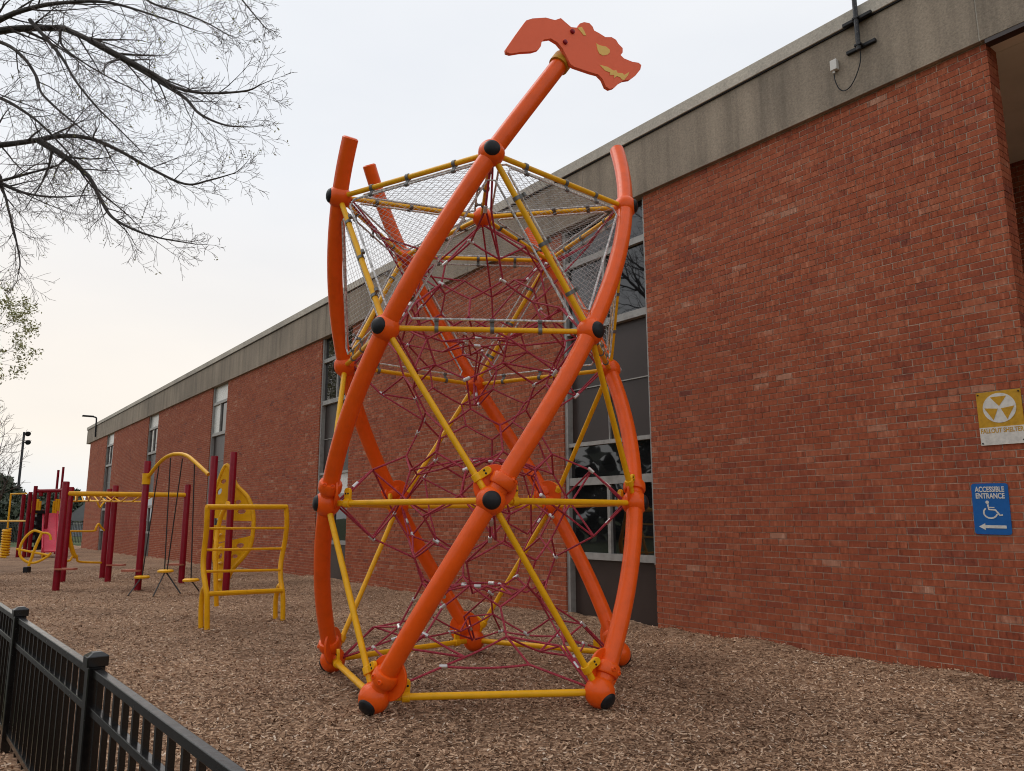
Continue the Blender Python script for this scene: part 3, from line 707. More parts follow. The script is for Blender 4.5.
# webs across the tube, cell in cell
for i in (1, 4, 7):
    zc = np.mean([p[2] for p in rings[i]]); mid_ = []; inner = []
    for j in range(7):
        a = PH + 2 * PI * (j + 0.0) / 7; mid_.append(np.array([0.44 * math.cos(a), 0.44 * math.sin(a), zc + random.uniform(-0.03, 0.03)]))
        a += PI / 7; inner.append(np.array([0.20 * math.cos(a), 0.20 * math.sin(a), zc + 0.05]))
    for j in range(7):
        rope(inner[j], inner[(j + 1) % 7]); rope(inner[j], mid_[j]); rope(inner[j], mid_[(j + 1) % 7])
        ds = sorted(range(NP), key=lambda q_: np.linalg.norm(rings[i][q_] - mid_[j])); rope(mid_[j], rings[i][ds[0]])
        ferr.append(((inner[j] + inner[(j + 1) % 7]) / 2, unit(inner[(j + 1) % 7] - inner[j])))
# guys from the ball joints to the net, forked
allp = [p for r in rings for p in r]
for l in range(4):
    for k in range(5):
        P = node(l, k); a = nang(l, k); inn = np.array([-math.cos(a), -math.sin(a), 0.0])
        for dz in ((0.50,) if l == 0 else (-0.50, 0.50) if l < 3 else (-0.55,)):
            f0 = P + inn * 0.10 + np.array([0, 0, math.copysign(0.03, dz)])
            fk = P + inn * 0.40 + np.array([0, 0, dz * 0.62]) + np.array([-math.sin(a), math.cos(a), 0]) * random.uniform(-0.08, 0.08)
            rope(f0, fk, 0.0, 0.0105); ferr.append((fk, unit(fk - f0)))
            ds = sorted(allp, key=lambda q_: np.linalg.norm(q_ - fk) + (0.25 if abs(q_[2] - fk[2]) < 0.05 else 0))
            for q_ in ds[:2]: rope(fk, q_, 0.0)
            sidev = np.array([-math.sin(a), math.cos(a), 0])
            f2 = fk + sidev * 0.05; rope(P + inn * 0.10 + sidev * 0.02, f2); ferr.append(((f0 + fk) / 2 + sidev * 0.01, unit(fk - f0)))
            rope(f2, ds[2])
# perimeter lines slung between neighbouring joints
for l in (0,):
    for k in range(5):
        a, b = node(l, k), node(l, (k + 1) % 5); mid = (a + b) / 2; inn = -unit(mid * np.array([1, 1, 0]))
        zz = 0.17 if l == 0 else (-0.28 if l == 1 else 0.26)
        m1 = a + (b - a) * 0.30 + inn * 0.28 + np.array([0, 0, zz]); m2 = a + (b - a) * 0.70 + inn * 0.28 + np.array([0, 0, zz])
        rope(a + inn * 0.05, m1); rope(m1, m2, 0.02); rope(m2, b + inn * 0.05)
        ferr += [(m1, unit(m2 - m1)), (m2, unit(b - m2))]
        for q_ in (m1, m2): rope(q_, sorted(allp, key=lambda w_: np.linalg.norm(w_ - q_))[0])
# the hub is tied down into the top ring
for j in range(0, NP, 3): rope(HUB + np.array([0, 0, -0.08]), rings[-1][j])
tp_(NET, 'rope_net', M['rope'])
random.shuffle(ferr)
f0 = tp_(MB().lathe((0, 0, 0), (0, 0, 1), [(-0.036, 0.009), (-0.031, 0.018), (0.031, 0.018), (0.036, 0.009)], 10), 'rope_clamp', M['silver'])
P0_, d0_ = ferr[0]
def orient(o, P, d): o.location = tuple(P); o.rotation_mode = 'QUATERNION'; o.rotation_quaternion = Vector((0, 0, 1)).rotation_difference(Vector(d))
orient(f0, P0_, d0_)
for P, d in ferr[1:98]:
    o = inst(f0, P, tw); orient(o, P, d)

# the dragon head: two coloured boards cut to shape, bolted to the tip of one tube
tipw = helix(4, tips[4]) + np.array([TX, TY, 0])
ha = nang(0, 4) + rad(36) * tips[4]; hd = unit(np.array([-math.sin(ha), math.cos(ha), 0])); hn = unit(np.array([hd[1], -hd[0], 0]))
if np.dot(hn, CAMP - tipw) < 0: hn = -hn
HO = tipw + hn * 0.10
def h2(px, py):
    P = onplane(px, py, HO, hn) - HO; return (float(np.dot(P, hd)), float(P[2]))
def zpx(pts, ox, oy, sc): return [(ox + a / sc, oy + b / sc) for a, b in pts]
outl = zpx([(92, 300), (150, 215), (212, 130), (250, 118), (330, 113), (385, 128), (420, 116), (447, 140), (482, 170), (520, 174), (535, 148), (560, 140), (592, 146), (612, 168), (620, 190),
            (650, 206), (688, 230), (725, 230), (752, 246), (766, 270), (792, 296), (792, 322), (780, 338), (800, 358), (850, 378), (888, 384), (904, 398), (898, 425), (868, 462), (838, 484), (800, 490),
            (772, 505), (742, 534), (715, 542), (692, 528), (672, 482), (645, 454), (600, 442), (500, 408), (478, 392), (460, 355), (432, 300), (400, 262), (360, 238), (320, 244), (304, 262), (300, 285), (286, 305), (250, 316), (180, 320), (120, 330), (95, 322)], 490, 0, 6.0235)
H2 = [h2(*p) for p in outl]
def spl(poly, n=3):
    P = [np.array(p) for p in poly]; m_ = len(P); out = []
    for i in range(m_):
        a, b, c, d = P[i - 1], P[i], P[(i + 1) % m_], P[(i + 2) % m_]
        for j in range(n):
            t = j / n; out.append(tuple(0.5 * (2 * b + (c - a) * t * 0.8 + (2 * a * 0.8 - 4.2 * b + 3.4 * c - 0.8 * d + 0.0 * a) * t * t * 0 ) if False else b + (c - b) * t))
    return out
def fill_part(name, loops, thick, O, X, Z, nrm, mat, parent, bevel=0.0, tilt_y=None):
    """flat board with holes: 2d curve fill -> mesh"""
    cu = bpy.data.curves.new(name, 'CURVE'); cu.dimensions = '2D'; cu.fill_mode = 'BOTH'; cu.extrude = thick / 2
    for lp in loops:
        s_ = cu.splines.new('POLY'); s_.points.add(len(lp) - 1); s_.use_cyclic_u = True
        for p, c in zip(s_.points, lp): p.co = (c[0], c[1], 0, 1)
    tmp = bpy.data.objects.new(name + '_tmp', cu); COL.objects.link(tmp)
    dg = bpy.context.evaluated_depsgraph_get(); me = bpy.data.meshes.new_from_object(tmp.evaluated_get(dg)); bpy.data.objects.remove(tmp)
    X, Z, nrm = unit(X), unit(Z), unit(nrm); Ol = np.asarray(O) - np.array(root_loc(parent))
    me.transform(Matrix(((X[0], Z[0], nrm[0], Ol[0]), (X[1], Z[1], nrm[1], Ol[1]), (X[2], Z[2], nrm[2], Ol[2]), (0, 0, 0, 1))))
    me.materials.clear(); me.materials.append(mat); me.name = name; me.update()
    import bmesh
    bm = bmesh.new(); bm.from_mesh(me); bmesh.ops.remove_doubles(bm, verts=bm.verts, dist=1e-5); bmesh.ops.recalc_face_normals(bm, faces=bm.faces); bm.to_mesh(me); bm.free()
    o = bpy.data.objects.new(name, me); COL.objects.link(o); o.parent = parent
    return o
HX, HZ = hd, np.array([0, 0, 1.0])
head = fill_part('dragon_head', [H2], 0.038, HO, HX, HZ, hn, M['coral'], tw)
for shp, nm in (([(632, 268), (650, 280), (690, 288), (712, 306), (714, 322), (700, 336), (672, 342), (650, 330), (640, 308)], 'eye'),
                ([(520, 175), (545, 170), (560, 195), (572, 222), (556, 220), (540, 200)], 'brow'),
                ([(652, 398), (700, 410), (735, 432), (752, 430), (760, 446), (790, 448), (800, 458), (832, 440), (822, 462), (800, 488), (785, 486), (775, 472), (755, 466), (738, 478), (740, 458), (712, 458), (715, 444), (685, 432)], 'mouth')):
    fill_part(nm, [[h2(*p) for p in zpx(shp, 490, 0, 6.0235)]], 0.004, HO + hn * 0.0205, HX, HZ, hn, M['mustard'], head)
for p in ((488, 198), (444, 262)):
    c2 = h2(*zpx([p], 490, 0, 6.0235)[0]); q0 = HO + HX * c2[0] + HZ * c2[1]
    MB().lathe(q0 + hn * 0.018, hn, [(0, 0.022), (0.016, 0.021), (0.022, 0.012)], 12).build('bolt', M['red'], head)
tt_ = unit(helix(4, tips[4]) - helix(4, tips[4] - 0.02))
MB().lathe(tipw - tt_ * 0.03, tt_, [(-0.05, 0.079), (-0.05, 0.094), (0.05, 0.094), (0.07, 0.080), (0.075, 0.03)], 20).build('tip_socket', M['signyellow'], tw)
c2 = h2(*zpx([(466, 230)], 490, 0, 6.0235)[0]); q0 = HO + HX * c2[0] + HZ * c2[1]
MB().tube([tipw - tt_ * 0.02, tipw + tt_ * 0.06, tipw * 0.35 + q0 * 0.65 - hn * 0.075], 0.045, 10).build('head_bracket', M['mustard'], tw)

# ------------------------------------------------------------------ near fence
fen = thing('picket_fence', 'black metal picket fence in the near left corner', 'fence', tuple(FP + FD * 2.0))
SPAN = 2.335; FT = 0.905
offs = [-2, -1, 0, 1, 2, 3]
def fz(i): return {-2: -0.03, -1: -0.025, 0: 0.0, 1: 0.0}.get(i, 0.0) + float(gz(*(FP + FD * SPAN * i)[:2]))
A3 = (FN, FD, np.array([0, 0, 1.0]))
pick = None
for i in offs:
    P = FP + FD * SPAN * i; z0 = fz(i); po = MB()
    po.box(P + np.array([0, 0, z0 + (FT - 0.05) / 2 - 0.15]), (0.070, 0.070, FT - 0.05 + 0.30), A3)
    post = po.build('post', M['fence'], fen, smooth=False, bevel=0.005)
    cp = MB(); cp.box(P + np.array([0, 0, z0 + FT - 0.028]), (0.088, 0.088, 0.045), A3)
    h = 0.044
    cp.add([P + FN * a * h + FD * b * h + np.array([0, 0, z0 + FT - 0.0055]) for a, b in ((-1, -1), (1, -1), (1, 1), (-1, 1))] + [P + FN * a * 0.02 + FD * b * 0.02 + np.array([0, 0, z0 + FT + 0.010]) for a, b in ((-1, -1), (1, -1), (1, 1), (-1, 1))],
           [(0, 1, 5, 4), (1, 2, 6, 5), (2, 3, 7, 6), (3, 0, 4, 7), (4, 5, 6, 7)])
    cp.build('post_cap', M['fence'], post, smooth=False, bevel=0.003)
for i in offs[:-1]:
    a = FP + FD * (SPAN * i + 0.036); b = FP + FD * (SPAN * (i + 1) - 0.036); za, zb = fz(i), fz(i + 1)
    for zr, h, nm in ((FT - 0.075, 0.036, 'top_rail'), (FT - 0.235, 0.034, 'middle_rail'), (0.10, 0.034, 'bottom_rail')):
        d = unit((b + np.array([0, 0, zb])) - (a + np.array([0, 0, za]))); up = unit(np.cross(FN, d)); up = up if up[2] > 0 else -up
        c = (a + b) / 2 + np.array([0, 0, (za + zb) / 2 + zr])
        MB().box(c, (0.036, np.linalg.norm(b - a), h), (FN, d, up)).build(nm, M['fence'], fen, smooth=False, bevel=0.003)
    n = 15
    for j in range(n):
        t = (j + 0.5) / n; P = a + (b - a) * t; z0 = za + (zb - za) * t
        if pick is None:
            pick = MB().box((0, 0, 0), (0.023, 0.023, FT - 0.13), A3).build('picket', M['fence'], fen, world=False, smooth=False)
            pick.location = tuple(P - np.array(root_loc(fen)) + np.array([0, 0, z0 + (FT - 0.13) / 2 + 0.045]))
        else: inst(pick, P - np.array(root_loc(fen)) + np.array([0, 0, z0 + (FT - 0.13) / 2 + 0.045]), fen)

# ------------------------------------------------------------------ play equipment in the background
def vpost(mb, bx, by, tx, ty, r=0.066):
    P = gnd(bx, by); z1 = zat(tx, ty, P); mb.tube([(P[0], P[1], P[2] - 0.2), (P[0], P[1], z1 - 0.02), (P[0], P[1], z1)], [r, r, r * 0.86], 14); return np.array([P[0], P[1], z1])
pl = thing('play_structure', 'maroon post play structure with yellow overhead rails, arch and pod climber', 'play structure', gnd(137, 590))
PT = {}
for key, bx, by, tx, ty in (('a', 137.5, 590, 146, 461), ('b', 205.5, 597, 211, 456), ('c', 225.5, 593, 231.5, 452), ('d', 181, 583.5, 186.5, 484.5), ('e', 107.5, 582, 116.5, 485.5), ('f', 102, 578, 110.5, 489),
                            ('g', 55.5, 591, 66.5, 481.5), ('h', 62, 581.5, 70.5, 487)):
    mb = MB(); PT[key] = vpost(mb, bx, by, tx, ty, 0.072); mb.build('post', M['red'], pl)
def seg_plane(p, q_):
    d = unit((PT[q_] - PT[p]) * np.array([1, 1, 0])); return PT[p], np.array([d[1], -d[0], 0.0])
def traced(pts, pl_, r, name, mat, parent, n=6, sides=10):
    A, nn = pl_; W = [onplane(x_, y_, A, nn) for x_, y_ in pts]; o = MB().tube(catmull(W, n), r, sides).build(name, mat, parent); return o, W
arch, aw = traced([(145, 479), (148, 477), (157.7, 464.7), (166.8, 456.9), (177, 453.9), (187.5, 456), (198, 464.7), (205.7, 471.8), (208.5, 474.5)], seg_plane('a', 'b'), 0.040, 'arch', M['yellow'], pl)
for p in ('a',):
    zc = (aw[0] if p == 'a' else aw[-1])[2]
    MB().lathe((PT[p][0], PT[p][1], zc), (0, 0, 1), [(-0.12, 0.07), (-0.12, 0.088), (0.12, 0.088), (0.12, 0.07)], 14).build('collar', M['yellow'], pl)
A_, n_ab = seg_plane('a', 'b')
podm = None
pods = [((159, 466), (142, 577)), ((170.5, 458), (164.5, 571)), ((182.5, 458.5), (167, 571)), ((194.5, 464), (191, 580))]
def disc_pod(P, r):
    o = MB().lathe(P, (0, 0, 1), [(-0.03, r * 0.75), (-0.02, r), (0.01, r), (0.03, r * 0.8), (0.035, 0.04)], 20).build('pod', M['yellow'], pl); return o
for i, (t_, b_) in enumerate(pods):
    a = onplane(*t_, A_, n_ab); bb = onplane(*b_, A_, n_ab)
    MB().tube(lin(a, bb, 5), 0.014, 6).build('climbing_cable', M['cable'], pl)
    if i == 2: continue
    Pp = onplane(165.5 if i == 1 else b_[0], b_[1], A_, n_ab); disc_pod(Pp, 0.16)
    for gx, gy in {0: ((128, 595.5),), 1: ((153, 596.5), (180.5, 593.5)), 3: ((199, 591),)}[i]:
        MB().tube(lin(Pp, gnd(gx, gy), 4), 0.014, 6).build('anchor_cable', M['cable'], pl)
# overhead ladder
def rail(p, q_, r, z0=None, z1=None):
    a, b = PT[p].copy(), PT[q_].copy(); a[2] = z0; b[2] = z1; MB().tube(lin(a, b, 5), r, 10).build('overhead_rail', M['yellow'], pl); return a, b
zg = zat(67, 493.5, PT['g']); zd = zat(184, 495, PT['d']); zh = zat(72, 494, PT['h']); ze = zat(112, 495.5, PT['e'])
ra = rail('g', 'd', 0.055, zg, zd); rb = rail('h', 'e', 0.050, zh, ze); MB().tube(lin(rb[1], PT['d'] * np.array([1, 1, 0]) + np.array([0, 0, zd]), 4), 0.045, 10).build('overhead_rail', M['yellow'], pl)
for t in np.linspace(0.12, 0.9, 7):
    p = ra[0] + (ra[1] - ra[0]) * t * 0.8; q_ = rb[0] + (rb[1] - rb[0]) * t
    zz = np.array([0, 0, -0.16]); MB().tube([p, p * 0.75 + q_ * 0.25 + zz, p * 0.25 + q_ * 0.75 + zz, q_], 0.018, 8).build('rung', M['yellow'], pl)
hf = seg_plane('h', 'f')
traced([(68, 501.5), (95, 500.8), (97.5, 503), (100, 507.5), (102.5, 504), (106, 500.5), (109, 500)], hf, 0.024, 'zigzag_bar', M['yellow'], pl)
traced([(66, 531), (93, 531), (95.8, 528), (98.5, 524), (101.5, 527.5), (105, 531), (107, 531)], hf, 0.027, 'zigzag_bar', M['yellow'], pl)
traced([(63, 561), (69.5, 560.5), (72, 557), (74.6, 554.6), (77, 558), (80, 561.8), (104, 562.8)], hf, 0.027, 'zigzag_bar', M['yellow'], pl)
traced([(68.5, 531), (70, 542), (73.6, 554), (76, 557)], hf, 0.055, 'slanting_tube', M['yellow'], pl)
traced([(101, 516.5), (150, 517)], seg_plane('f', 'e'), 0.012, 'thin_bar', M['yellow'], pl) if False else None
for px_, py_, key in ((68, 569, 'g'), (111.5, 565, 'e'), (127, 570.5, 'a'), (172.5, 564.5, 'd')):
    c = np.array([PT[key][0], PT[key][1], zat(px_, py_, PT[key])]); c = c + np.array([(-0.15 if px_ in (127, 172.5) else 0.18), 0.0, 0])
    MB().prism(rrect(0.42, 0.26, 0.08), c, (1, 0, 0), (0, 1, 0), (0, 0, 1), 0.035).build('foot_step', M['orangeplate'], pl)

# leaf shaped climbing panel on its own post line
A_l, n_l = PT['c'] + np.array([0.05, 0.22, 0]), unit(np.array([-0.25, -1.0, 0])); X_l = np.array([-n_l[1], n_l[0], 0.0]); X_l = X_l if X_l[0] > 0 else -X_l
def l2(px, py): P = onplane(px, py, A_l, n_l) - A_l; return (float(np.dot(P, X_l)), float(P[2]))
lf = thing('leaf_climber', 'yellow leaf shaped climbing panel with oval holes by the wall side post', 'climbing panel', (A_l[0], A_l[1], 0))
def board(name, poly, holes, th=0.05):
    return fill_part(name, [[l2(*p) for p in poly]] + [[l2(cx_ + rx * math.cos(t) * math.cos(0.3) - ry * math.sin(t) * 0.3, cy_ + ry * math.sin(t)) for t in np.linspace(0, 2 * PI, 14, endpoint=False)] for cx_, cy_, rx, ry in holes], th, A_l, X_l, (0, 0, 1), n_l, M['yellow'], lf)
board('upper_board', [(227, 466), (231, 473), (236, 486), (246, 497), (251.5, 510), (252, 521), (228, 520.5), (213, 517.5), (212.5, 505), (217.5, 487)], [(224, 481.5, 2.6, 2.4), (220, 491.5, 2.6, 3.4), (238.5, 502, 3.4, 2.2), (242, 511.5, 4.6, 2.6)])
board('middle_board', [(213, 525), (228, 526), (227.5, 541), (215, 542.5), (212.5, 534)], [(218, 530, 2, 3)])
board('lower_board', [(215.5, 545), (228, 541), (250.5, 536), (249, 547), (242, 556.5), (233, 567), (226, 580), (222, 590), (219, 590), (216.5, 570)], [(240.5, 545.5, 4.2, 2.6), (235.3, 556.3, 3.2, 2.0), (221, 556, 2.0, 3.0)])
ol = [(222, 593), (217.5, 580), (214.5, 560), (211.5, 538), (210.8, 515), (213, 498), (218.5, 482), (227, 465), (236, 484.5), (247.5, 497), (253, 512), (253.3, 528), (250.5, 546), (243.5, 557), (233, 569), (226, 583), (222, 593)]
MB().tube(catmull([A_l + X_l * a + np.array([0, 0, b]) for a, b in (l2(*p) for p in ol)], 5), 0.045, 10).build('edge_tube', M['yellow'], lf)
for yy in (535, 548, 563, 580):
    a, b = l2(219, yy), l2(226, yy - 1); MB().tube([A_l + X_l * a[0] + np.array([0, 0, a[1]]) + n_l * 0.02, A_l + X_l * b[0] + np.array([0, 0, b[1]]) + n_l * 0.16], 0.022, 8).build('hand_hold', M['mustard'], lf)

# yellow curved ladder
g0, g1 = gnd(206.5, 630), gnd(281.5, 620.5)
ldx = unit((g1 - g0) * np.array([1, 1, 0])); ldn = np.array([ldx[1], -ldx[0], 0]); LW = float(np.linalg.norm(g1 - g0))
ld = thing('curved_ladder', 'yellow tubular curved ladder with five rungs standing on wood chips', 'climbing ladder', g0)
HT = zat(207, 506, g0)
lnn = np.array([-ldx[1], ldx[0], 0.0]); lnn = lnn if lnn[1] > 0 else -lnn                # away from the camera
def ltr(pts): return [onplane(x_, y_, g0 + lnn * o_, lnn) for x_, y_, o_ in pts]
LR = [(207, 637, 0), (207, 612, 0), (207, 596, 0), (205.5, 586, .04), (203.6, 572, .12), (203.4, 560, .16), (204.6, 547, .15), (206.2, 533, .08), (207, 518, .02), (207.5, 507, 0)]
RR_ = [(282.6, 627, 0), (283, 606, 0), (282.6, 592, .02), (280.6, 578, .10), (280.6, 566, .15), (282.4, 554, .15), (285, 541, .10), (286.6, 528, .04), (286.8, 517, .01), (286, 507, 0)]
for T_ in (LR, RR_): MB().tube(catmull(ltr(T_), 5), 0.037, 12).build('side_rail', M['yellow'], ld)
for pts in ([(201, 633, .3), (201, 612, .3), (202, 597, .26), (204, 588.5, .16), (206, 588, .06), (207, 594, .0)], [(275.3, 623, .3), (275.5, 604, .3), (277, 592, .25), (279.5, 585.5, .15), (281.6, 586.5, .06), (282.4, 593, .02)]):
    MB().tube(catmull(ltr(pts), 5), 0.036, 12).build('rear_leg', M['yellow'], ld)
MB().tube(ltr([(206.5, 507, 0), (286.8, 507, 0)]), 0.038, 12).build('top_bar', M['yellow'], ld)
for ya, yb, xa, xb, o_, r in ((528.5, 528, 206.5, 285.5, .07, .019), (550, 548.5, 205, 282, .15, .019), (571.5, 570, 204, 280, .12, .020), (594, 590.5, 207, 282, 0.0, .036)):
    MB().tube(ltr([(xa, ya, o_), (xb, yb, o_)]), r, 10).build('rung', M['yellow'], ld)
MB().tube(catmull(ltr([(228, 503, .35), (226, 507, .45), (221, 517, .6), (217.5, 532, .65), (216, 548, .6), (215.5, 566, .55), (216, 590, .5), (216.5, 606, .5)]), 5), 0.034, 10).build('rear_rail', M['yellow'], ld)

# stand-up spinner: tilted yellow wheel on a black foot
gs = gnd(27, 572)
sp = thing('spinner', 'yellow hoop spinner tilted on a small black foot', 'spinner', gs)
hp = (gs, np.array([0.25, -1.0, 0.0]))
traced([(42, 532.8), (33.9, 530.8), (25.7, 537), (20.4, 546.6), (20.4, 556), (26.9, 561.8), (36, 562.4), (46.7, 557), (51, 553)], hp, 0.038, 'hoop', M['yellow'], sp)
traced([(42, 532.8), (36, 546), (28.5, 566)], hp, 0.042, 'stem', M['yellow'], sp)
traced([(16.4, 549), (32, 552), (50, 555.5)], hp, 0.034, 'hand_bar', M['yellow'], sp)
traced([(42, 532.8), (47, 533.2), (50, 535.5), (50.8, 540)], hp, 0.034, 'hoop_tail', M['yellow'], sp)
fb = at(27, 569, gs[1]); MB().box((fb[0], fb[1], (fb[2] + gs[2]) / 2 + 0.02), (0.15, 0.2, fb[2] - gs[2] + 0.10)).build('foot', M['black'], sp, smooth=False, bevel=0.03)

# slide deck further back
gd = gnd(50, 557)
sd_ = thing('slide_deck', 'faded red slide on a maroon post deck at the far end', 'slide', gd)
YD = gd[1]
for bx, by, tx, ty in ((28.5, 557, 37, 486), (24, 556, 31, 492), (17.5, 556, 25.7, 494.6), (43, 553, 50, 492)):
    mb = MB(); P = gnd(bx, by); P = P * YD / P[1] if P[1] > 0 else P; P[2] = float(gz(P[0], P[1])); z1 = zat(tx, ty, P); mb.tube([(P[0], P[1], P[2] - 0.2), (P[0], P[1], z1)], 0.085, 12); mb.build('post', M['red'], sd_)
for x0, y0, x1, y1 in ((58.5, 470, 54.5, 512), (63.5, 467, 58.5, 512)):
    a, b = at(x0, y0, YD + 4), at(x1, y1, YD + 4); MB().tube([a, (a[0], a[1], float(gz(a[0], a[1])) - 0.2)], 0.06, 10).build('tall_post', M['red'], sd_)
a, b = at(38, 491, YD), at(63, 490.5, YD); MB().tube([a, b], 0.09, 10).build('deck_beam', M['red'], sd_)
MB().box((at(39.5, 495, YD) + at(42.5, 493, YD)) / 2, (0.14, 0.1, 0.20)).build('beam_bracket', M['red'], sd_, smooth=False)
wS = abs(at(57, 530, YD)[0] - at(43, 530, YD)[0]); cxS = (at(57, 530, YD)[0] + at(43, 530, YD)[0]) / 2; zT = at(50, 513, YD)[2]; zB = at(50, 551, YD - 1)[2]
sl = MB(); nS = 14; sec = []
RD = unit(np.array([-cxS + 3.0, -YD, 0.0])); SD = np.array([-RD[1], RD[0], 0.0]); SD = SD if SD[0] > 0 else -SD; SO = np.array([cxS, YD, 0.0])
for i in range(nS + 1):
    t = i / nS; z = zT - (zT - zB) * (t ** 0.85) if t < 0.85 else zB + (zT - zB) * (1 - 0.85 ** 0.85) * ((1 - t) / 0.15) ** 2
    h = 0.16; c_ = SO + RD * (2.3 * t - 0.9)
    sec.append([tuple(c_ + SD * u + np.array([0, 0, z + w])) for u, w in ((-wS / 2, h), (-wS / 2 + 0.05, h), (-wS / 2 + 0.09, 0), (wS / 2 - 0.09, 0), (wS / 2 - 0.05, h), (wS / 2, h), (wS / 2, -0.06), (-wS / 2, -0.06))])
vs = [p for s_ in sec for p in s_]; fsx = [(i * 8 + j, i * 8 + (j + 1) % 8, (i + 1) * 8 + (j + 1) % 8, (i + 1) * 8 + j) for i in range(nS) for j in range(8)] + [tuple(range(7, -1, -1)), tuple(nS * 8 + j for j in range(8))]
sl.add(vs, fsx); sl.build('chute', M['pink'], sd_)
MB().box(SO - RD * 1.7 + np.array([0, 0, zT - 0.11]), (1.1, 1.5, 0.10), (SD, RD, np.array([0, 0, 1.0]))).build('deck', M['black'], sd_, smooth=False)
for x0, x1 in ((33.5, 39), (54.5, 60)):
    a, b = at(x0, 498, YD + 0.9), at(x1, 513, YD + 0.9); pn = MB()
    for i in range(4):
        xx = a[0] + (b[0] - a[0]) * i / 3; pn.bbox((xx - 0.045, YD + 0.88, b[2]), (xx + 0.045, YD + 0.95, a[2] - 0.1 * abs(i - 1.5)))
    pn.bbox((a[0], YD + 0.86, b[2] - 0.05), (b[0], YD + 0.97, b[2] + 0.05)); pn.build('guard_panel', M['yellow'], sd_, smooth=False)
cl = MB(); a, b = at(35, 512, YD + 0.4), at(41.5, 548, YD + 0.4)
for i in range(6): cl.box(((a[0] + b[0]) / 2, YD + 0.5 - 0.05 * i, a[2] + (b[2] - a[2]) * i / 5), (b[0] - a[0], 0.25, 0.16))
cl.box(((a[0] + b[0]) / 2, YD + 0.62, (a[2] + b[2]) / 2), (b[0] - a[0], 0.06, a[2] - b[2])); cl.build('climbing_wall', M['black'], sd_, smooth=False)
for xx in (cxS - 0.25, cxS + 0.2): MB().tube([(xx, YD - 0.7, zB), (xx, YD - 0.7, float(gz(xx, YD)) - 0.1)], 0.05, 8).build('slide_leg', M['yellow'], sd_)

# coil climber at the left edge
gc = gnd(5, 558); YC = gc[1]
cc = thing('coil_climber', 'yellow spiral coil climber hanging from a bar at the far left', 'climber', gc)
ctop, cbot = at(7, 529, YC), at(4.5, 557, YC); pts = []
for i in range(12 * 11):
    t = i / (12 * 11 - 1); p = ctop + (cbot - ctop) * t; pts.append((p[0] + 0.15 * math.cos(2 * PI * i / 12), p[1] + 0.15 * math.sin(2 * PI * i / 12), p[2]))
MB().tube(pts, 0.05, 8).build('coil', M['yellow'], cc)
MB().tube([at(11, 494, YC), at(7.5, 528, YC)], 0.04, 8).build('hanging_pole', M['yellow'], cc)
MB().tube([at(-18, 521, YC), at(27, 521, YC)], 0.045, 8).build('side_bar', M['mustard'], cc)
MB().tube([at(10.5, 494, YC), at(27, 493.5, YC)], 0.035, 8).build('top_bar', M['yellow'], cc)
for px_ in (-18, 27):
    p = at(px_, 521, YC); MB().tube([(p[0], p[1], float(gz(p[0], p[1])) - 0.2), (p[0], p[1], at(px_, 493, YC)[2])], 0.06, 8).build('post', M['red'], cc)

# ------------------------------------------------------------------ far background
ff = thing('boundary_fence', 'black metal fence far behind the play equipment', 'fence', at(40, 548, 58))
YF = 58.0; zf = float(gz(*at(40, 548, YF)[:2])) - 0.05; x0f, x1f = at(-60, 540, YF)[0], at(91, 540, YF)[0]; npan = 7
for i in range(npan + 1):
    xx = x0f + (x1f - x0f) * i / npan; MB().bbox((xx - 0.05, YF - 0.05, zf - 0.1), (xx + 0.05, YF + 0.05, zf + 1.75)).build('post', M['fence'], ff, smooth=False)
    if i < npan:
        pn = MB(); xn = x0f + (x1f - x0f) * (i + 1) / npan
        for zz in (0.2, 1.45, 1.6): pn.bbox((xx + 0.05, YF - 0.02, zf + zz - 0.025), (xn - 0.05, YF + 0.02, zf + zz + 0.025))
        for j in range(1, 14):
            xj = xx + (xn - xx) * j / 14; pn.bbox((xj - 0.014, YF - 0.015, zf + 0.05), (xj + 0.014, YF + 0.015, zf + 1.65))
        pn.build('picket_panel', M['fence'], ff, smooth=False)
YH = 85.0
hs = thing('grey_house', 'grey house with gabled roof beyond the far fence', 'house', (at(74, 545, YH)[0], YH, -0.3))
hx0, hx1 = at(66, 540, YH)[0], at(100, 540, YH)[0]; zE = at(75, 520, YH)[2]; zR = at(88, 504, YH)[2]
MB().bbox((hx0, YH, -0.4), (hx1, YH + 9, zE)).build('wall', M['siding'], hs, smooth=False)
xc = (hx0 + hx1) / 2 + 0.4; rf = MB()
rf.prism([(hx0 - 0.4, zE - 0.1), (hx1 + 0.4, zE - 0.1), (xc, zR + 0.3)], (0, YH + 4.3, 0), (1, 0, 0), (0, 0, 1), (0, 1, 0), 9.6); rf.build('roof', M['roofing'], hs, smooth=False)
for xx in (0.3, 0.72):
    wx = hx0 + (hx1 - hx0) * xx; MB().bbox((wx - 0.45, YH - 0.06, 0.9), (wx + 0.45, YH - 0.002, 2.1)).build('window', M['white'], hs, smooth=False)
lpz = thing('light_pole', 'tall sports light pole with two lamp heads at the left', 'light pole', (at(18, 535, 70)[0], 70, -0.3))
ptop = at(24.3, 432, 70); pb = np.array([ptop[0], 70, -0.4])
MB().tube([pb, ptop], [0.13, 0.10], 10).build('pole', M['pipe'], lpz)
for yy in (433, 441.5):
    p = at(27.3, yy, 70); hd_ = MB(); hd_.tube([at(24.3, yy + 1, 70), p], 0.05, 8); hd_.lathe(p + np.array([0.1, -0.1, -0.05]), (0.6, -0.5, -0.35), [(-0.22, 0.08), (-0.1, 0.16), (0.15, 0.24), (0.17, 0.20)], 14); hd_.build('lamp_head', M['black'], lpz)

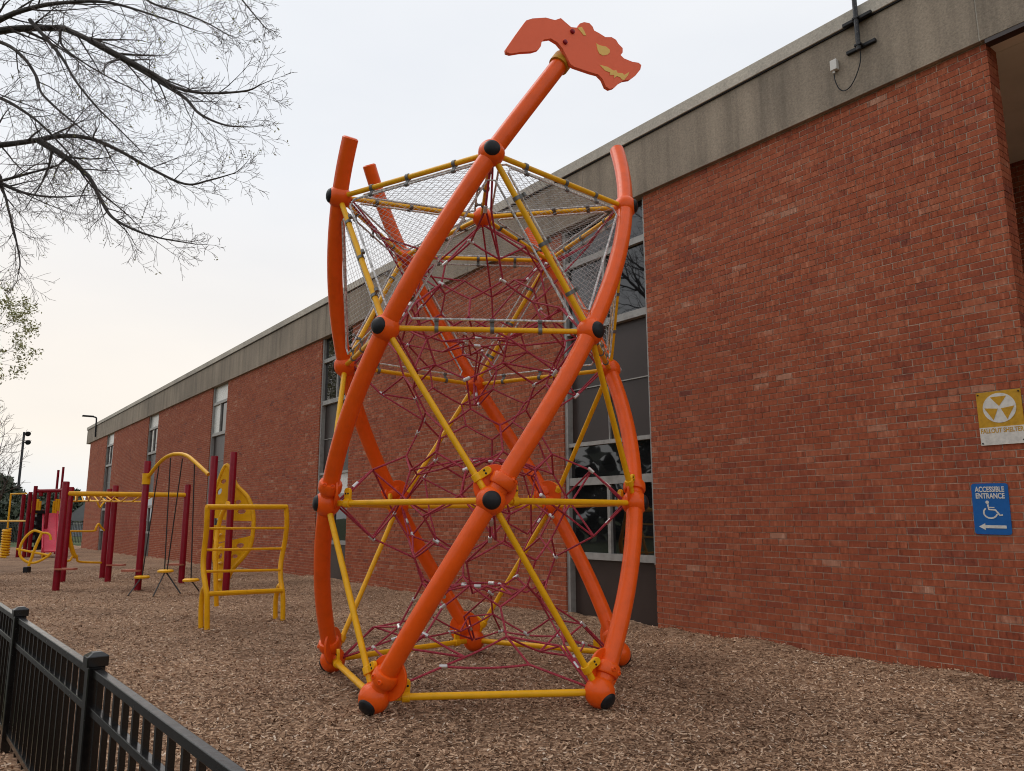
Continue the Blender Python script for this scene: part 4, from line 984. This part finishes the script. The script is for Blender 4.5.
# ------------------------------------------------------------------ trees
def perp(d):
    u = np.cross(d, (0.3, 0.5, 0.8)); return unit(u)
def rot_about(v, ax, a):
    ax = unit(ax); return v * math.cos(a) + np.cross(ax, v) * math.sin(a) + ax * np.dot(ax, v) * (1 - math.cos(a))
class Tree:
    def __init__(s, seed): s.r = random.Random(seed); s.tips = []
    def grow(s, mb, p, d, length, r0, level, maxl, droop=0.0, wig=0.18, up=0.0, kids=(6, 6, 5, 4), lr=(0.5, 0.72), twmb=None, rmin=0.0028):
        R = s.r; n = max(4, int(length / (0.16 if level < 2 else 0.11))); n = min(n, 9)
        pts = [p.copy()]; dirs = [d]; st = length / n
        for i in range(n):
            d = unit(d + np.array([R.gauss(0, wig), R.gauss(0, wig), R.gauss(0, wig)]) * (0.55 if level < 2 else 0.8) + np.array([0, 0, up - droop * (1 - i / n)]))
            p = p + d * st; pts.append(p.copy()); dirs.append(d)
        rr = [max(rmin, r0 * (1 - 0.80 * i / n)) for i in range(n + 1)]
        tgt = mb if (level <= 1 or twmb is None) else twmb
        tgt.tube(pts, rr, 7 if r0 > 0.03 else (5 if r0 > 0.01 else 3), caps=False)
        s.tips.append((pts[-1], level))
        if level >= maxl: return
        nk = kids[min(level, len(kids) - 1)]; ph = R.uniform(0, 6.28)
        for j in range(nk):
            t = 0.22 + 0.76 * (j + R.uniform(0.1, 0.9)) / nk; i = min(int(t * n), n - 1); fr = t * n - i
            q_ = pts[i] + (pts[i + 1] - pts[i]) * fr; dd = dirs[i + 1]; ph += 2.4 + R.uniform(-0.5, 0.5)
            ax = rot_about(perp(dd), dd, ph); nd = rot_about(dd, ax, rad(R.uniform(26, 55)))
            s.grow(mb, q_, unit(nd), length * R.uniform(*lr) * (1.05 - 0.55 * t), max(rmin, rr[i] * R.uniform(0.42, 0.62)), level + 1, maxl, droop, wig, up, kids, lr, twmb, rmin)
    def along(s, mb, twmb, pts, rr, nk, length, maxl, kids, t0=0.1, up=0.02, rmin=0.0028):
        """side branches along a guided limb"""
        R = s.r; n = len(pts) - 1; ph = R.uniform(0, 6.28)
        for j in range(nk):
            t = t0 + (1 - t0) * (j + R.uniform(0, 1)) / nk; i = min(int(t * n), n - 1)
            q_ = pts[i]; dd = unit(pts[i + 1] - pts[i]); ph += 2.4 + R.uniform(-0.6, 0.6)
            ax = rot_about(perp(dd), dd, ph); nd = rot_about(dd, ax, rad(R.uniform(20, 48)))
            s.grow(mb, q_, unit(nd), length * R.uniform(0.55, 1.15) * (1.12 - 0.68 * t), max(rmin, min(0.03, rr[i] * R.uniform(0.3, 0.55))), 1, maxl, 0.0, 0.13, up, kids, (0.50, 0.78), twmb, rmin)
        s.grow(mb, pts[-1], unit(pts[-1] - pts[-2]), length * 0.38, rr[-1], 1, maxl, 0.0, 0.17, up, kids, (0.45, 0.7), twmb, rmin)

def leaves_at(points, spread, per, size, seed):
    r = np.random.default_rng(seed); P = np.repeat(np.asarray(points, float), per, 0); n = len(P)
    P = P + r.normal(0, spread, (n, 3)); a = r.normal(0, 1, (n, 3)); a /= np.linalg.norm(a, axis=1)[:, None]; b = r.normal(0, 1, (n, 3)); b -= a * np.sum(a * b, 1)[:, None]; b /= np.linalg.norm(b, axis=1)[:, None]
    sz = (size * (0.5 + r.random(n)))[:, None]
    return np.stack([P - a * sz, P + b * sz * 0.5, P + a * sz, P - b * sz * 0.5], 1)

# big bare tree whose trunk stands left of the view, limbs reaching over
bt = thing('bare_tree', 'large bare tree reaching over from the left with fine twigs', 'tree', (-12.5, 10.5, 0))
T1 = Tree(11); trunk = MB(); crotch = np.array([-12.2, 10.4, 4.6])
trunk.tube(catmull([(-12.5, 10.5, -0.3), (-12.5, 10.5, 0.6), (-12.35, 10.45, 2.5), crotch, (-12.3, 10.6, 6.5), (-12.6, 10.9, 9.5), (-12.2, 11.2, 12.5)], 5), np.interp(np.linspace(0, 1, 31), [0, 0.15, 0.5, 1], [0.55, 0.36, 0.30, 0.06]), 14)
trunk.build('trunk', M['bark'], bt)
limbs = [  # image trace of each limb, its depth at both ends, base radius, number of branches
    ([(-60, 55), (0, 20), (28, 9), (60, 3), (105, 2), (150, 14), (195, 30)], 9.6, 8.6, 0.050, 15, 1.35),
    ([(-60, 50), (0, 31), (55, 28), (72, 32), (105, 48), (150, 72), (175, 87), (205, 93), (245, 91), (262, 84)], 9.8, 8.2, 0.058, 20, 1.25),
    ([(90, 40), (135, 66), (160, 82), (185, 98), (200, 114), (225, 125), (250, 127)], 9.2, 8.2, 0.034, 14, 1.0),
    ([(-50, 30), (0, 42), (22, 56), (36, 76), (41, 92), (56, 108), (78, 126), (100, 146)], 9.4, 8.8, 0.032, 14, 1.2),
    ([(-60, 150), (0, 145), (38, 140), (60, 136), (88, 138), (118, 150), (150, 168), (185, 184), (210, 180), (235, 173)], 10.0, 8.4, 0.046, 22, 1.15),
    ([(40, 141), (65, 157), (88, 176), (100, 198), (112, 217), (135, 230), (160, 238), (195, 244)], 9.6, 8.6, 0.034, 18, 1.1),
    ([(-60, 195), (0, 181), (30, 173), (58, 165), (70, 155)], 9.8, 9.4, 0.032, 12, 1.1),
    ([(0, 183), (25, 193), (55, 197), (90, 195)], 9.8, 9.4, 0.022, 10, 1.0),
    ([(-20, 170), (2, 190), (9, 212), (16, 240), (20, 262), (18, 275)], 9.8, 9.6, 0.026, 12, 0.95),
    ([(-40, 85), (0, 98), (25, 112), (45, 128), (75, 160), (92, 180)], 9.7, 9.0, 0.034, 14, 1.15),
    ([(30, 20), (60, 55), (75, 80), (95, 105), (115, 125), (140, 150)], 9.3, 8.7, 0.020, 14, 1.1),
    ([(60, 28), (62, 45), (80, 60), (110, 78), (140, 92)], 9.4, 8.9, 0.016, 12, 1.0),
    ([(205, -60), (220, -25), (238, -5), (252, 12), (262, 24)], 8.0, 7.6, 0.016, 8, 0.75),
    ([(100, -60), (125, -20), (150, 2), (180, 12), (205, 22), (225, 33)], 8.6, 8.2, 0.022, 12, 0.9)]
alltw = MB()
for px, d0, d1, r0, nk, ln_ in limbs:
    n = len(px); W = [at(x_, y_, d0 + (d1 - d0) * i / (n - 1)) for i, (x_, y_) in enumerate(px)]
    if px[0][0] <= -20 or px[0][1] <= -50:
        st0 = crotch + np.array([0, 0, random.uniform(-0.4, 2.2)]) if px[0][0] <= -20 else np.array([-12.3, 10.7, 7.5 + random.uniform(0, 1)])
        W = [st0, st0 + (W[0] - st0) * 0.5 + np.array([0, 0, 0.35])] + W
    P = catmull(W, 6); rr = np.interp(np.linspace(0, 1, len(P)), [0, 0.3, 1], [r0 * 1.4, r0 * 0.80, 0.006]); lb = MB(); twm = MB(); lb.tube(P, rr, 9, caps=False)
    i0 = 12 if len(W) > n else 0
    T1.along(lb, alltw, P[i0:], rr[i0:], int(nk * 1.2), ln_ * 0.88, 3, (7, 5, 4, 3), 0.06, 0.012, 0.0022)
    lb.build('limb', M['bark'], bt)
for hgt, az, el, ln_ in ((5.2, 100, 30, 4.5), (6.3, 150, 35, 4.5), (6.8, 215, 30, 4.5), (7.6, 60, 42, 4.0), (8.4, 120, 50, 3.8), (9.0, 20, 45, 3.0), (9.6, 190, 55, 3.4), (10.6, 90, 60, 3.0), (11.4, 300, 60, 2.6)):
    d = np.array([math.cos(rad(az)) * math.cos(rad(el)), math.sin(rad(az)) * math.cos(rad(el)), math.sin(rad(el))]); lb = MB()
    T1.grow(lb, np.array([-12.4, 10.7, hgt]), d, ln_, 0.09, 0, 3, 0.0, 0.12, 0.02, (9, 7, 5), (0.42, 0.62), alltw, 0.004); lb.build('limb', M['bark'], bt)
alltw = alltw.build('twigs', M['twig'], bt); alltw['kind'] = 'stuff'
tips = [p for p, l in T1.tips if l >= 2]; random.Random(3).shuffle(tips)
lv = raw_mesh('buds', leaves_at(np.array(tips[:420]) - np.array(root_loc(bt)), 0.02, 3, 0.014, 5), 4, M['spring']); o = bpy.data.objects.new('buds', lv); COL.objects.link(o); o.parent = bt; o['kind'] = 'stuff'

def std_tree(name, label, loc, height, seed, leaf=None, spread=0.25, per=6, size=0.06, r0=0.2, maxl=3, kids=(9, 7, 5), rmin=0.006, up=0.05, group=None, ntips=4000, lr=(0.5, 0.75)):
    t = thing(name, label, 'tree', loc, 0, group); T = Tree(seed); tr = MB(); tw_ = MB(); base = np.array(loc, float)
    T.grow(tr, base + np.array([0, 0, -0.3]), np.array([0, 0, 1.0]), height * 0.72, r0, 0, maxl, 0.0, 0.10, up, kids, lr, tw_, rmin)
    tr.build('trunk', M['bark'], t)
    if leaf is None: tw_.build('crown', M['twig'], t)
    else:
        tw_.build('branches', M['twig'], t)
        pts = [p for p, l in T.tips if l >= 2]; random.Random(seed).shuffle(pts); pts = np.array(pts[:ntips]) - base
        me = raw_mesh('crown', leaves_at(pts, spread, per, size, seed), 4, M[leaf]); o = bpy.data.objects.new('crown', me); COL.objects.link(o); o.parent = t
    return t
b_ = at(-190, 540, 26); std_tree('leafy_tree', 'tree with pale young leaves at the left edge', (b_[0], b_[1], -0.2), 15.5, 21, 'spring', 0.13, 80, 0.046, 0.20, 3, (20, 11, 7), 0.006, 0.05, None, 6000)
b_ = at(-2, 535, 45); std_tree('bare_sapling', 'small bare tree beside the sports light pole', (b_[0], b_[1], -0.3), 10.0, 33, None, r0=0.14, kids=(10, 8, 6, 4), rmin=0.009, up=0.05)

def evergreen(label, px, Y, h, w, seed, leaf='needle', group='dark trees beyond the far fence', name='evergreen_tree', n=2600):
    b = at(px, 530, Y); base = np.array([b[0], Y, -0.3]); t = thing(name, label, 'tree', base, 0, group)
    MB().tube([(0, 0, -0.2), (0, 0, h * 0.85)], [0.22, 0.04], 8).build('trunk', M['bark'], t, world=False)
    r = np.random.default_rng(seed); u = r.random(n); zz = 0.08 + 0.92 * u; rad_ = w * (0.35 + 0.65 * np.sin(PI * np.clip(zz, 0, 1) ** 0.7)) * (1 - 0.55 * zz) * (0.35 + 0.65 * r.random(n) ** 0.5)
    a = r.random(n) * 2 * PI; lob = 1 + 0.28 * np.sin(3 * a + 5 * zz + seed); P = np.stack([np.cos(a) * rad_ * lob, np.sin(a) * rad_ * lob, zz * h + r.normal(0, 0.1, n)], -1)
    me = raw_mesh('crown', leaves_at(P, 0.22, 5, 0.26, seed), 4, M[leaf]); o = bpy.data.objects.new('crown', me); COL.objects.link(o); o.parent = t
    return t
evergreen('dark evergreen tree tallest at the far left edge', -8, 66, 5.2, 3.0, 1, 'hedge')  # paler leaf mix puts haze into the colour of these far trees
evergreen('dark evergreen tree just left of the light pole foot', 6, 70, 4.4, 2.8, 2, 'hedge')
evergreen('dark evergreen tree right of the light pole behind the coil climber', 24, 74, 3.6, 2.8, 3, 'hedge')
evergreen('green shrubby tree behind the slide beam', 44, 88, 4.6, 3.6, 4, 'hedge')
evergreen('green shrubby tree left of the grey house', 66, 96, 5.2, 3.6, 5, 'hedge')
# trees on the far side of the street behind us, seen in the window panes
for i, (x_, y_, h, sd) in enumerate(((-16, -4, 12, 41), (-21, 4, 13, 42), (-11, -11, 12.5, 43), (-25, -8, 14, 44))):
    std_tree('street_tree', ('bare street tree reflected in the school windows',)[0], (x_, y_, -0.1), h, sd, None, r0=0.24, kids=(11, 8, 6), rmin=0.010, up=0.03, group='bare trees mirrored in the school windows')

# unseen leaf mass added behind the camera, closing the horizon for light and window reflections
rw = np.random.default_rng(77); nW = 5200; aw_ = rw.random(nW) * rad(235) + rad(118); dist = 44 + 9 * rw.random(nW); hW = 6.5 + 3.2 * np.sin(aw_ * 9) * np.sin(aw_ * 4.3 + 1)
PW = np.stack([dist * np.cos(aw_), dist * np.sin(aw_), -0.2 + hW * rw.random(nW) ** 0.8], -1)
keep = ~((PW[:, 1] > 8) & (PW[:, 0] > -46)); PW = PW[keep]
ow = bpy.data.objects.new('woodland', raw_mesh('woodland', leaves_at(PW, 0.8, 4, 0.85, 5), 4, M['needle'])); COL.objects.link(ow)
tag(ow, 'unseen dark leaf mass added behind the viewer to block low sky light', 'woodland', kind='stuff')

# ------------------------------------------------------------------ sky and light
SUN_EL, SUN_AZ = rad(52), rad(-62)          # azimuth from +Y, clockwise: soft light from upper left
world = bpy.data.worlds.new('World'); SC.world = world; world.use_nodes = True
nt = world.node_tree; bg = nt.nodes['Background']
sky = nt.nodes.new('ShaderNodeTexSky'); sky.sky_type = 'NISHITA'; sky.sun_disc = False; sky.sun_elevation = SUN_EL; sky.sun_rotation = SUN_AZ
tc = nt.nodes.new('ShaderNodeTexCoord'); sep = nt.nodes.new('ShaderNodeSeparateXYZ'); L(nt, tc.outputs['Generated'], sep.inputs[0])
rp = ramp(nt, [(0.0, (7.9, 8.2, 8.5)), (0.06, (8.4, 8.5, 8.6)), (0.17, (8.75, 8.75, 8.8)), (0.38, (8.4, 8.55, 8.8)), (1.0, (8.0, 8.3, 8.8))])
L(nt, sep.outputs['Z'], rp.inputs['Fac'])
# the low cream glow lies only to the left of the school
wz = ramp(nt, [(0.025, (0, 0, 0)), (0.10, (1, 1, 1)), (0.20, (0.8, 0.8, 0.8)), (0.42, (0, 0, 0))]); L(nt, sep.outputs['Z'], wz.inputs['Fac'])
wd_ = nt.nodes.new('ShaderNodeVectorMath'); wd_.operation = 'DOT_PRODUCT'; wd_.inputs[1].default_value = (-0.62, 0.78, 0.0); L(nt, tc.outputs['Generated'], wd_.inputs[0])
wr_ = ramp(nt, [(0.62, (0, 0, 0)), (0.97, (1, 1, 1))]); L(nt, wd_.outputs['Value'], wr_.inputs['Fac'])
wm_ = nt.nodes.new('ShaderNodeMath'); wm_.operation = 'MULTIPLY'; L(nt, wz.outputs['Color'], wm_.inputs[0]); L(nt, wr_.outputs['Color'], wm_.inputs[1])
wx_ = nt.nodes.new('ShaderNodeMixRGB'); wx_.inputs['Color2'].default_value = (9.6, 8.75, 7.75, 1); L(nt, wm_.outputs[0], wx_.inputs['Fac']); L(nt, rp.outputs['Color'], wx_.inputs['Color1']); rp = wx_
nz_ = nt.nodes.new('ShaderNodeTexNoise'); nz_.inputs['Scale'].default_value = 2.2; nz_.inputs['Detail'].default_value = 4.0
mpv = nt.nodes.new('ShaderNodeMapping'); mpv.inputs['Scale'].default_value = (1, 1, 3); L(nt, tc.outputs['Generated'], mpv.inputs[0]); L(nt, mpv.outputs[0], nz_.inputs['Vector'])
rc = ramp(nt, [(0.3, (0.945, 0.955, 0.97)), (0.7, (1.035, 1.03, 1.02))]); L(nt, nz_.outputs['Fac'], rc.inputs['Fac'])
mc = nt.nodes.new('ShaderNodeMixRGB'); mc.blend_type = 'MULTIPLY'; mc.inputs['Fac'].default_value = 1.0; L(nt, rp.outputs['Color'], mc.inputs['Color1']); L(nt, rc.outputs['Color'], mc.inputs['Color2'])
mxs = nt.nodes.new('ShaderNodeMixRGB'); mxs.inputs['Fac'].default_value = 0.94; L(nt, sky.outputs['Color'], mxs.inputs['Color1']); L(nt, mc.outputs['Color'], mxs.inputs['Color2'])
L(nt, mxs.outputs['Color'], bg.inputs['Color']); bg.inputs['Strength'].default_value = 0.0905

sun_d = bpy.data.lights.new('sun', 'SUN'); sun_d.energy = 0.75; sun_d.angle = rad(35); sun_d.color = (1.0, 0.95, 0.88)
sun = bpy.data.objects.new('sun', sun_d); COL.objects.link(sun)
sv = Vector((math.sin(SUN_AZ) * math.cos(SUN_EL), math.cos(SUN_AZ) * math.cos(SUN_EL), math.sin(SUN_EL)))
sun.rotation_euler = (-sv).to_track_quat('-Z', 'Y').to_euler()

SC.render.engine = 'CYCLES'
SC.view_settings.view_transform = 'Standard'; SC.view_settings.look = 'None'
SC.view_settings.exposure = 0.28; SC.view_settings.gamma = 1.0
SC.cycles.max_bounces = 6; SC.cycles.diffuse_bounces = 3; SC.cycles.glossy_bounces = 3
SC.cycles.use_denoising = True; SC.cycles.filter_width = 1.05
